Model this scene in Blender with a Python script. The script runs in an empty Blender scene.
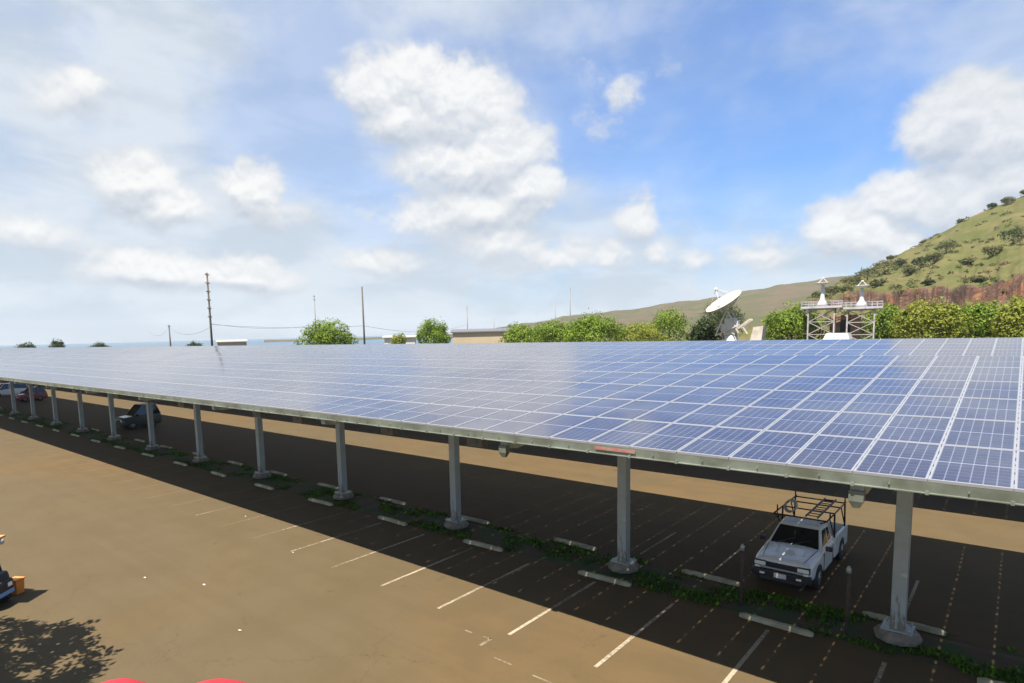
import bpy, math, random
from mathutils import Vector, Matrix, noise
R = math.radians
rnd = random.Random(7)
S = bpy.context.scene

# ------------------------------------------------------------------ camera, world, sun, exposure
cd = bpy.data.cameras.new('camera'); cam = bpy.data.objects.new('camera', cd)
S.collection.objects.link(cam); S.camera = cam
RT = Vector((0.75398, 0.65643, -0.02457)); UP = Vector((-0.05631, 0.10185, 0.99320)); FW = Vector((-0.65447, 0.74748, -0.11376))
CZ = 7.9
cam.matrix_world = Matrix(((RT.x, UP.x, -FW.x, 0), (RT.y, UP.y, -FW.y, 0), (RT.z, UP.z, -FW.z, CZ), (0, 0, 0, 1)))
cd.sensor_width = 36; cd.lens = 621.17 / 1024 * 36
cd.shift_x = (512 - 478.2) / 1024; cd.shift_y = (403.94 - 341.5) / 1024
cd.clip_start = 0.1; cd.clip_end = 12000

KY = 0.4624                                  # metres of shadow per metre of height, falling towards +Y
to_sun = Vector((0.02, -KY, 1.0)).normalized()
sun_el = math.asin(to_sun.z)
sd = bpy.data.lights.new('sun', 'SUN'); sd.energy = 5.0; sd.angle = R(0.53); sd.color = (1.0, 0.93, 0.82)
so = bpy.data.objects.new('sun', sd); S.collection.objects.link(so); so.location = (0, -20, 60)
so.rotation_euler = (-to_sun).to_track_quat('-Z', 'Y').to_euler()

S.view_settings.view_transform = 'Standard'; S.view_settings.look = 'None'
S.view_settings.gamma = 1.0; S.view_settings.use_curve_mapping = False
S.view_settings.exposure = 1.40

class NG:
    """tiny helper to write node trees as expressions"""
    def __init__(s, tree): s.t = tree; s.n = tree.nodes; s.l = tree.links
    def new(s, kind, **kw):
        n = s.n.new(kind)
        for k, v in kw.items(): setattr(n, k, v)
        return n
    def put(s, sock, v):
        if v is None: return
        if isinstance(v, bpy.types.NodeSocket): s.l.new(v, sock)
        else: sock.default_value = v
    def m(s, op, a, b=None, c=None, clamp=False):
        n = s.new('ShaderNodeMath', operation=op); n.use_clamp = clamp
        s.put(n.inputs[0], a); s.put(n.inputs[1], b); s.put(n.inputs[2], c); return n.outputs[0]
    def vm(s, op, a, b=None, out=0):
        n = s.new('ShaderNodeVectorMath', operation=op)
        s.put(n.inputs[0], a); s.put(n.inputs[1], b); return n.outputs[out]
    def scale(s, a, f):
        n = s.new('ShaderNodeVectorMath', operation='SCALE'); s.put(n.inputs[0], a); s.put(n.inputs['Scale'], f); return n.outputs[0]
    def sep(s, v):
        n = s.new('ShaderNodeSeparateXYZ'); s.put(n.inputs[0], v); return n.outputs
    def comb(s, x, y, z=0.0):
        n = s.new('ShaderNodeCombineXYZ'); s.put(n.inputs[0], x); s.put(n.inputs[1], y); s.put(n.inputs[2], z); return n.outputs[0]
    def noise(s, v, sc, det=4, rough=0.5, dist=0.0, col=False):
        n = s.new('ShaderNodeTexNoise'); s.put(n.inputs['Vector'], v); n.inputs['Scale'].default_value = sc
        n.inputs['Detail'].default_value = det; n.inputs['Roughness'].default_value = rough; n.inputs['Distortion'].default_value = dist
        return n.outputs[1 if col else 0]
    def ramp(s, f, a, b, interp='SMOOTHSTEP'):
        n = s.new('ShaderNodeMapRange', interpolation_type=interp)
        s.put(n.inputs[0], f); n.inputs[1].default_value = a; n.inputs[2].default_value = b; return n.outputs[0]
    def mix(s, f, a, b, blend='MIX'):
        n = s.new('ShaderNodeMix', data_type='RGBA', blend_type=blend)
        s.put(n.inputs[0], f); s.put(n.inputs[6], a if isinstance(a, bpy.types.NodeSocket) else (*a, 1)); s.put(n.inputs[7], b if isinstance(b, bpy.types.NodeSocket) else (*b, 1)); return n.outputs[2]

W = bpy.data.worlds.new("World"); S.world = W; W.use_nodes = True
g = NG(W.node_tree); g.n.clear()
STR = 0.0541
sky = g.new('ShaderNodeTexSky', sky_type='NISHITA'); sky.sun_disc = False; sky.sun_elevation = sun_el
sky.sun_rotation = math.pi; sky.altitude = 0; sky.air_density = 1.0; sky.dust_density = 1.0; sky.ozone_density = 1.0
tc = g.new('ShaderNodeTexCoord'); d = g.vm('NORMALIZE', tc.outputs['Generated'])
dx, dy, dz = g.sep(d)
az = g.m('MULTIPLY', g.m('ARCTAN2', dx, dy), 57.2958); el = g.m('MULTIPLY', g.m('ARCSINE', dz), 57.2958)
CL = [(-49.5, 20.8, 3.6, 2.4, 1), (-45.8, 21.2, 4.8, 2.7, 1.1), (-42.6, 19.2, 5.3, 3.3, 1.1), (-38.7, 15.6, 4.4, 3.2, 1), (-43.2, 14.5, 5.3, 2.5, 0.8), (-47.0, 18.8, 4.4, 2.9, 0.9), (-36.1, 12.3, 4.0, 2.6, 0.75), (-40.6, 11.2, 5.4, 2.5, 0.6), (-68.9, 12.6, 3.0, 2.3, 0.95), (-66.9, 10.7, 4.0, 1.9, 0.7), (-60.3, 12.4, 3.3, 2.2, 0.95), (-60.0, 10.7, 4.1, 1.4, 0.5), (-71.6, 19.1, 2.7, 1.4, 0.55), (-73.3, 18.0, 3.9, 1.9, 0.4), (-68.4, 5.9, 5.0, 1.9, 0.85), (-62.0, 5.4, 5.4, 1.7, 0.9), (-76.0, 8.4, 3.8, 1.4, 0.5), (-38.9, 7.8, 4.5, 2.0, 0.5), (-33.5, 6.7, 4.4, 1.9, 0.45), (-26.6, 9.3, 2.1, 2.0, 0.55), (-25.3, 6.7, 3.2, 1.5, 0.45), (-29.1, 6.5, 2.6, 1.3, 0.5), (-22.0, 5.9, 1.6, 1.0, 0.45), (-27.9, 19.0, 3.0, 2.6, 0.2), (-11.3, 7.1, 2.8, 2.5, 0.95), (-8.9, 6.3, 2.8, 2.2, 0.85), (-3.9, 14.4, 3.0, 2.5, 1), (-2.0, 12.7, 3.1, 3.1, 1), (-5.6, 13.4, 2.6, 2.3, 0.8), (-7.2, 9.3, 2.7, 2.2, 0.85), (-4.2, 8.5, 3.3, 2.3, 0.8), (-1.2, 9.4, 2.5, 1.9, 0.7), (-7.3, 5.7, 2.7, 1.6, 0.7), (-16.9, 5.8, 2.9, 1.4, 0.4), (-49.7, 6.5, 5.4, 1.4, 0.5), (-46.0, 10.5, 5.4, 2.0, 0.5)]
def puff(eloff):
    """cauliflower detail: two sizes of rounded cells plus a little fine noise"""
    q0 = g.vm('ADD', d, (0, 0, eloff * 0.0175)); q0 = g.vm('MULTIPLY', q0, (1, 1, 1.25))
    q0 = g.vm('ADD', q0, g.scale(g.vm('SUBTRACT', g.noise(q0, 22.0, 3, 0.6, col=True), (0.5, 0.5, 0.5)), 0.05))
    out = None
    for sc_, w_ in ((17.0, 0.30), (44.0, 0.16)):
        vo = g.new('ShaderNodeTexVoronoi', feature='F1'); vo.inputs['Scale'].default_value = sc_
        g.put(vo.inputs['Vector'], q0); t_ = g.m('MULTIPLY', vo.outputs['Distance'], -w_)
        out = t_ if out is None else g.m('ADD', out, t_)
    return g.m('ADD', out, g.m('MULTIPLY_ADD', g.noise(q0, 60.0, 6, 0.65), 0.26, -0.13))
def blob_field(eloff):
    p = g.comb(az, g.m('ADD', el, eloff))
    dn = g.noise(g.vm('ADD', d, (0, 0, eloff * 0.0175)), 11.0, 4, 0.55, col=True)
    p = g.vm('ADD', p, g.scale(g.vm('SUBTRACT', dn, (0.5, 0.5, 0.5)), 3.2))
    tot = None
    for a, e, ra, re, s in CL:
        v = g.vm('MULTIPLY', g.vm('SUBTRACT', p, (a, e, 0)), (1 / (ra * 1.25), 1 / (re * 1.25), 0))
        f = g.m('MULTIPLY_ADD', g.vm('LENGTH', v, out=1), -s, s)
        tot = f if tot is None else g.m('SMOOTH_MAX', tot, f, 0.25)
    return tot
s0, s1 = blob_field(0.0), blob_field(1.6)
p0, p1 = puff(0.0), puff(0.55)
f0 = g.m('ADD', s0, g.m('ADD', p0, 0.22))
dens = g.ramp(f0, -0.04, 0.34)
form = g.ramp(g.m('SUBTRACT', s0, s1), -0.34, 0.14)                 # thinner cloud above = sunlit side
relief = g.ramp(g.m('SUBTRACT', p0, p1), -0.14, 0.10)
core = g.ramp(s0, 0.25, 0.75)
lit = g.m('ADD', g.m('MULTIPLY', g.m('MAXIMUM', form, g.m('MULTIPLY', core, 0.6)), 0.66), g.m('MULTIPLY', relief, 0.36))
lit = g.m('MULTIPLY', lit, g.m('MULTIPLY_ADD', g.ramp(s0, 0.05, 0.55), 0.45, 0.55))
lit = g.m('MULTIPLY', lit, g.m('MULTIPLY_ADD', g.ramp(az, -9.0, -5.0, 'LINEAR'), -0.25, 1.0), clamp=True)
broad = g.ramp(g.noise(g.vm('MULTIPLY', d, (1, 1, 1.5)), 3.4, 6, 0.56, 0.2), 0.40, 0.66)
leftb = g.ramp(az, -20.0, -75.0, 'LINEAR'); lowb = g.ramp(el, 13.0, 1.0, 'LINEAR')
veil = g.m('MULTIPLY_ADD', leftb, 0.62, g.m('MULTIPLY_ADD', broad, 0.45, 0.17))
veil = g.m('ADD', veil, g.m('MULTIPLY', lowb, 0.5), clamp=True)
veil = g.m('MINIMUM', veil, 0.93)
grey = g.noise(g.vm('MULTIPLY', d, (1, 1, 3)), 6.0, 5, 0.55, 0.3)
veilc = g.mix(g.ramp(grey, 0.38, 0.62), (4.3, 4.8, 5.3), (5.3, 5.7, 6.1))
skyc = g.mix(1.0, sky.outputs[0], (0.50, 0.94, 1.48), 'MULTIPLY')
base = g.mix(veil, skyc, veilc)
cc = g.mix(lit, (3.6, 4.05, 4.65), (6.9, 6.85, 6.75))
colr = g.mix(g.m('MULTIPLY', dens, 0.93), base, cc)
bg = g.new('ShaderNodeBackground'); bg.inputs[1].default_value = STR; g.put(bg.inputs[0], colr)
wo = g.new('ShaderNodeOutputWorld'); g.l.new(bg.outputs[0], wo.inputs[0])

# ------------------------------------------------------------------ materials
def mat(name, col, rough=0.6, metal=0.0, spec=0.5, var=0.0, vscale=3.0, bump=0.0, bscale=20.0, col2=None, coat=0.0, trans=0.0):
    m = bpy.data.materials.new(name); m.use_nodes = True
    q = NG(m.node_tree); b = q.n['Principled BSDF']
    b.inputs['Roughness'].default_value = rough; b.inputs['Metallic'].default_value = metal
    b.inputs['Specular IOR Level'].default_value = spec; b.inputs['Coat Weight'].default_value = coat
    b.inputs['Base Color'].default_value = (*col, 1)
    if var or bump:
        o = q.new('ShaderNodeTexCoord').outputs['Object']
        if var:
            c2 = col2 or tuple(c * (1 - var) for c in col)
            f = q.ramp(q.noise(o, vscale, 6, 0.6), 0.35, 0.68)
            q.put(b.inputs['Base Color'], q.mix(f, col, c2))
        if bump:
            bn = q.new('ShaderNodeBump'); bn.inputs['Strength'].default_value = bump; bn.inputs['Distance'].default_value = 0.02
            q.put(bn.inputs['Height'], q.noise(o, bscale, 5, 0.6)); q.put(b.inputs['Normal'], bn.outputs[0])
    return m

M = {}
M['galv'] = mat('galvanised steel', (0.40, 0.44, 0.41), 0.45, 0.35, var=0.28, vscale=2.2, bump=0.05)
M['fascia'] = mat('painted edge channel', (0.1742, 0.1986, 0.1638), 0.5, 0.2, var=0.5, vscale=0.9, bump=0.08, col2=(0.0906, 0.0976, 0.0732))
M['dark_steel'] = mat('dull purlin steel', (0.16, 0.15, 0.13), 0.6, 0.3, var=0.4, vscale=1.0)
M['post'] = mat('post steel', (0.34, 0.395, 0.385), 0.5, 0.25, var=0.25, vscale=1.4, bump=0.05, col2=(0.30, 0.33, 0.31))
pq = NG(M['post'].node_tree); pb = pq.n['Principled BSDF']; old = pb.inputs['Base Color'].links[0].from_socket
po_ = pq.new('ShaderNodeTexCoord').outputs['Object']; pz = pq.sep(po_)[2]
st_ = pq.ramp(pq.m('SUBTRACT', pq.noise(pq.vm('MULTIPLY', po_, (6, 6, 1.2)), 1.5, 5, 0.65), pq.m('MULTIPLY', pz, 0.16)), 0.36, 0.50)
pq.put(pb.inputs['Base Color'], pq.mix(pq.m('MULTIPLY', st_, 0.75), old, (0.13, 0.085, 0.05)))
M['conc'] = mat('weathered concrete', (0.2232, 0.1984, 0.1550), 0.9, var=0.4, vscale=4, bump=0.5, bscale=30)
M['stop'] = mat('wheel stop concrete', (0.3497, 0.3274, 0.2150), 0.9, var=0.35, vscale=3, bump=0.5, bscale=40)
M['alu'] = mat('panel frame aluminium', (0.33, 0.34, 0.36), 0.42, 0.5)
M['back'] = mat('panel backsheet', (0.55, 0.55, 0.53), 0.7)
M['black'] = mat('black plastic', (0.018, 0.018, 0.02), 0.5)
M['rubber'] = mat('tyre rubber', (0.022, 0.022, 0.023), 0.85, bump=0.2)
M['glass'] = mat('dark window glass', (0.012, 0.016, 0.018), 0.06, spec=0.7)
M['white_paint'] = mat('white vehicle paint', (0.74, 0.76, 0.72), 0.25, coat=0.6, var=0.06, vscale=2)
M['dark_paint'] = mat('dark green vehicle paint', (0.016, 0.034, 0.036), 0.3, coat=0.6)
M['red_paint'] = mat('red vehicle paint', (0.22, 0.018, 0.02), 0.3, coat=0.6)
M['silver'] = mat('silver trim', (0.55, 0.56, 0.57), 0.3, 0.8)
M['dull_metal'] = mat('dull wheel metal', (0.22, 0.22, 0.22), 0.4, 0.7)
M['lens'] = mat('headlamp lens', (0.80, 0.78, 0.70), 0.12, spec=0.8)
M['amber'] = mat('amber lens', (0.65, 0.22, 0.04), 0.2)
M['redlens'] = mat('red lens', (0.4, 0.02, 0.02), 0.2)
M['plate'] = mat('licence plate', (0.72, 0.70, 0.68), 0.5, var=0.5, vscale=30)
M['wood_pole'] = mat('weathered utility pole timber', (0.10, 0.08, 0.065), 0.9, var=0.3)
M['pale_pole'] = mat('pale distant pole', (0.20, 0.19, 0.18), 0.8)  # paler than the near poles: fading by distance haze put into the colour
M['insul'] = mat('grey ceramic insulator', (0.35, 0.35, 0.35), 0.4)
M['wire'] = mat('overhead wire', (0.06, 0.06, 0.07), 0.7)
M['white_metal'] = mat('white painted metal', (0.46, 0.445, 0.42), 0.5, var=0.12, vscale=0.8)
M['cream'] = mat('cream painted metal', (0.48, 0.43, 0.37), 0.55, var=0.3, vscale=0.8)
M['deck'] = mat('grey deck steel', (0.36, 0.36, 0.40), 0.6, var=0.3, vscale=1)
M['lattice'] = mat('weathered lattice steel', (0.34, 0.31, 0.29), 0.6, var=0.3, vscale=1)
M['brick'] = mat('brown block', (0.30, 0.19, 0.13), 0.9, var=0.4, vscale=1.5)
M['tan_wall'] = mat('tan wall panel', (0.42, 0.33, 0.22), 0.85, var=0.12, vscale=0.2)
M['roof_dark'] = mat('dark roof sheet', (0.10, 0.10, 0.11), 0.7)
M['pale_wall'] = mat('pale wall', (0.55, 0.52, 0.47), 0.85, var=0.1)
M['roof_brown'] = mat('brown roof', (0.30, 0.25, 0.21), 0.85)
M['trunk'] = mat('tree bark', (0.11, 0.08, 0.055), 0.95, var=0.4, vscale=3, bump=0.6, bscale=10)
M['umbrella'] = mat('red canvas', (0.3689, 0.0149, 0.0268), 0.75, var=0.12, vscale=1.5)
M['yellow'] = mat('orange yellow machine paint', (0.62, 0.27, 0.045), 0.4, var=0.25, vscale=4, coat=0.3)
M['orange'] = mat('orange plastic', (0.66, 0.22, 0.035), 0.5, var=0.15, vscale=5)
M['blue_trim'] = mat('blue trim', (0.12, 0.28, 0.50), 0.4)
M['paper'] = mat('litter paper', (0.3720, 0.3600, 0.3120), 0.8)
M['redmark'] = mat('faded red marking', (0.27, 0.07, 0.055), 0.7, var=0.5, vscale=5, col2=(0.20, 0.15, 0.12))
M['rust'] = mat('rusty post steel', (0.09, 0.06, 0.05), 0.8, 0.2, var=0.4, vscale=5)
M['seat'] = mat('black vinyl', (0.02, 0.02, 0.022), 0.6)

def leafmat(name, c1, c2, sc=0.5):
    m = bpy.data.materials.new(name); m.use_nodes = True; q = NG(m.node_tree); b = q.n['Principled BSDF']
    o = q.new('ShaderNodeTexCoord').outputs['Object']; gi = q.new('ShaderNodeNewGeometry').outputs['Random Per Island']
    f = q.m('ADD', q.m('MULTIPLY', q.noise(o, sc, 4, 0.65), 0.9), q.m('MULTIPLY', gi, 0.22))
    c = q.mix(q.ramp(f, 0.40, 0.70), c1, c2)
    q.put(b.inputs['Base Color'], c); b.inputs['Roughness'].default_value = 0.6
    b.inputs['Specular IOR Level'].default_value = 0.2
    tr = q.new('ShaderNodeBsdfTranslucent'); q.put(tr.inputs[0], c)
    mx = q.new('ShaderNodeMixShader'); mx.inputs[0].default_value = 0.35
    q.l.new(b.outputs[0], mx.inputs[1]); q.l.new(tr.outputs[0], mx.inputs[2]); q.l.new(mx.outputs[0], q.n['Material Output'].inputs[0])
    return m
M['leaf'] = leafmat('bright green leaves', (0.0679, 0.1149, 0.0093), (0.1775, 0.2507, 0.0233))
M['leaf_yellow'] = leafmat('yellow green leaves', (0.1047, 0.1309, 0.0142), (0.2358, 0.2532, 0.0341))
M['leaf_dark'] = leafmat('dark green leaves', (0.0136, 0.0279, 0.0074), (0.0434, 0.0682, 0.0155))
M['leaf_dry'] = leafmat('olive shrub leaves', (0.055, 0.062, 0.020), (0.115, 0.118, 0.036))
M['weed'] = leafmat('weed leaves', (0.0300, 0.0800, 0.0066), (0.0875, 0.1875, 0.0149), 1.2)

def asphalt():
    m = bpy.data.materials.new('sun bleached asphalt'); m.use_nodes = True; q = NG(m.node_tree); b = q.n['Principled BSDF']
    o = q.new('ShaderNodeTexCoord').outputs['Object']
    big = q.ramp(q.noise(o, 0.06, 4, 0.6, 0.4), 0.42, 0.58)
    track = q.ramp(q.noise(q.vm('MULTIPLY', o, (0.05, 1.6, 1)), 1.0, 5, 0.6), 0.45, 0.62)
    mid = q.ramp(q.noise(o, 0.55, 6, 0.62, 0.2), 0.38, 0.66)
    fine = q.noise(o, 42.0, 3, 0.7)
    c = q.mix(big, (0.1009, 0.0646, 0.0270), (0.0854, 0.0627, 0.0324)); c = q.mix(q.m('MULTIPLY', track, 0.22), c, (0.0640, 0.0456, 0.0225))
    c = q.mix(q.m('MULTIPLY', mid, 0.45), c, (0.0685, 0.0480, 0.0203))
    stain = q.ramp(q.noise(q.vm('MULTIPLY', o, (0.25, 1, 1)), 0.8, 4, 0.6), 0.60, 0.74)
    c = q.mix(q.m('MULTIPLY', stain, 0.35), c, (0.1018, 0.0694, 0.0293))
    oil = q.ramp(q.noise(o, 1.7, 3, 0.5, 0.6), 0.66, 0.76)
    c = q.mix(q.m('MULTIPLY', oil, 0.4), c, (0.0347, 0.0255, 0.0128))
    c = q.mix(q.m('MULTIPLY', q.ramp(fine, 0.3, 0.75), 0.55), c, (0.0522, 0.0382, 0.0180))
    vo = q.new('ShaderNodeTexVoronoi', feature='DISTANCE_TO_EDGE'); vo.inputs['Scale'].default_value = 0.23
    q.put(vo.inputs['Vector'], q.vm('ADD', o, q.scale(q.noise(o, 1.1, 5, 0.65, col=True), 1.6)))
    crack = q.m('MULTIPLY', q.m('LESS_THAN', vo.outputs[0], 0.0022), q.ramp(q.noise(o, 0.2, 2), 0.50, 0.6))
    c = q.mix(q.m('MULTIPLY', crack, 0.5), c, (0.0224, 0.0171, 0.0094))
    q.put(b.inputs['Base Color'], c); b.inputs['Roughness'].default_value = 0.88; b.inputs['Specular IOR Level'].default_value = 0.25
    bn = q.new('ShaderNodeBump'); bn.inputs['Strength'].default_value = 0.35; bn.inputs['Distance'].default_value = 0.01
    q.put(bn.inputs['Height'], fine); q.put(b.inputs['Normal'], bn.outputs[0])
    return m
M['asphalt'] = asphalt()

def linepaint():
    m = bpy.data.materials.new('worn white line paint'); m.use_nodes = True; q = NG(m.node_tree); b = q.n['Principled BSDF']
    o = q.new('ShaderNodeTexCoord').outputs['Object']
    w = q.ramp(q.m('ADD', q.m('MULTIPLY', q.noise(o, 9.0, 5, 0.7), 0.6), q.m('ADD', q.m('MULTIPLY', q.noise(o, 0.35, 2, 0.5), 0.5), q.m('MULTIPLY', q.ramp(q.sep(o)[0], -14.0, -30.0, 'LINEAR'), 0.16))), 0.46, 0.68)
    q.put(b.inputs['Base Color'], q.mix(w, (0.27, 0.23, 0.165), (0.09, 0.062, 0.033))); b.inputs['Roughness'].default_value = 0.85
    return m
M['line'] = linepaint()
M['faint'] = mat('faded old paint', (0.17, 0.135, 0.09), 0.9, var=0.8, vscale=7, col2=(0.09, 0.063, 0.032))

def soil():
    m = bpy.data.materials.new('mossy soil'); m.use_nodes = True; q = NG(m.node_tree); b = q.n['Principled BSDF']
    o = q.new('ShaderNodeTexCoord').outputs['Object']
    f = q.ramp(q.noise(o, 0.9, 6, 0.65, 0.3), 0.40, 0.60)
    q.put(b.inputs['Base Color'], q.mix(f, (0.060, 0.036, 0.018), (0.022, 0.050, 0.009))); b.inputs['Roughness'].default_value = 0.95
    return m
M['soil'] = soil()

def land(name, cols, sc):
    m = bpy.data.materials.new(name); m.use_nodes = True; q = NG(m.node_tree); b = q.n['Principled BSDF']
    o = q.new('ShaderNodeTexCoord').outputs['Object']
    f1 = q.ramp(q.noise(q.vm('MULTIPLY', o, (1, 1, 2.5)), sc, 7, 0.62, 0.4), 0.36, 0.64)
    f2 = q.ramp(q.noise(q.vm('MULTIPLY', o, (1, 1, 2.5)), sc * 3.1, 6, 0.65), 0.48, 0.66)
    f3 = q.ramp(q.noise(o, sc * 12, 4, 0.65), 0.52, 0.7)
    c = q.mix(f1, cols[0], cols[1]); c = q.mix(q.m('MULTIPLY', f2, 0.8), c, cols[2]); c = q.mix(q.m('MULTIPLY', f3, 0.65), c, cols[3])
    q.put(b.inputs['Base Color'], c); b.inputs['Roughness'].default_value = 0.95; b.inputs['Specular IOR Level'].default_value = 0.1
    return m
M['ground'] = land('dry grassland', [(0.0992, 0.0868, 0.0372), (0.0620, 0.0744, 0.0248), (0.1178, 0.0868, 0.0496), (0.0434, 0.0496, 0.0186)], 0.01)
M['farhill'] = land('distant scrub slope', [(0.088, 0.066, 0.046), (0.055, 0.064, 0.026), (0.105, 0.080, 0.055), (0.040, 0.050, 0.020)], 0.009)
M['hill'] = land('grassy hillside', [(0.0986, 0.0918, 0.0344), (0.0642, 0.0711, 0.0206), (0.1193, 0.0872, 0.0459), (0.0390, 0.0436, 0.0138)], 0.02)
def rock():
    m = bpy.data.materials.new('red cliff rock'); m.use_nodes = True; q = NG(m.node_tree); b = q.n['Principled BSDF']
    o = q.new('ShaderNodeTexCoord').outputs['Object']
    f = q.ramp(q.noise(q.vm('MULTIPLY', o, (1, 1, 0.8)), 0.13, 7, 0.68, 0.8), 0.35, 0.65)
    f2 = q.ramp(q.noise(q.vm('MULTIPLY', o, (1, 1, 2.5)), 0.12, 6, 0.6), 0.50, 0.62)
    c = q.mix(f, (0.1435, 0.0590, 0.0295), (0.0574, 0.0328, 0.0221)); c = q.mix(q.m('MULTIPLY', f2, 0.5), c, (0.1394, 0.0902, 0.0533))
    q.put(b.inputs['Base Color'], c); b.inputs['Roughness'].default_value = 0.95
    bn = q.new('ShaderNodeBump'); bn.inputs['Strength'].default_value = 1.0; bn.inputs['Distance'].default_value = 1.2
    q.put(bn.inputs['Height'], f); q.put(b.inputs['Normal'], bn.outputs[0])
    return m
M['rock'] = rock()

def cells():
    m = bpy.data.materials.new('photovoltaic cells under glass'); m.use_nodes = True; q = NG(m.node_tree); b = q.n['Principled BSDF']
    uv = q.new('ShaderNodeUVMap').outputs[0]; u, v, _ = q.sep(uv)
    o = q.new('ShaderNodeNewGeometry').outputs['Position']
    fu = q.m('ABSOLUTE', q.m('SUBTRACT', q.m('FRACT', q.m('ADD', q.m('MULTIPLY', u, 6), 0.5)), 0.5))
    lu = q.m('LESS_THAN', fu, 0.055)
    fv = q.m('ABSOLUTE', q.m('SUBTRACT', q.m('FRACT', q.m('ADD', q.m('MULTIPLY', v, 12), 0.5)), 0.5)); lv = q.m('LESS_THAN', fv, 0.02)
    mid = q.m('LESS_THAN', q.m('ABSOLUTE', q.m('SUBTRACT', v, 0.5)), 0.009)
    cell = q.comb(q.m('FLOOR', q.m('MULTIPLY', u, 6)), q.m('FLOOR', q.m('MULTIPLY', v, 12)), 0.0)
    wn = q.new('ShaderNodeTexWhiteNoise', noise_dimensions='3D'); q.put(wn.inputs[0], q.vm('ADD', cell, q.vm('FLOOR', q.vm('MULTIPLY', o, (0.99, 0.474, 0)))))
    c = q.mix(wn.outputs[0], (0.0104, 0.0120, 0.0357), (0.0168, 0.0180, 0.0476))
    c = q.mix(q.m('MULTIPLY', lv, 0.45), c, (0.20, 0.21, 0.30))
    c = q.mix(q.m('MULTIPLY', lu, 0.42), c, (0.2040, 0.2160, 0.2760)); c = q.mix(q.m('MULTIPLY', mid, 0.6), c, (0.2520, 0.2640, 0.3120))
    dust = q.ramp(q.noise(o, 0.35, 5, 0.6), 0.35, 0.7)
    c = q.mix(q.m('MULTIPLY_ADD', dust, 0.09, 0.03), c, (0.33, 0.34, 0.30))
    q.put(b.inputs['Base Color'], c)
    q.put(b.inputs['Roughness'], q.m('MULTIPLY_ADD', dust, 0.08, 0.08)); b.inputs['IOR'].default_value = 1.62
    b.inputs['Specular IOR Level'].default_value = 0.6
    return m
M['cells'] = cells()

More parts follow.
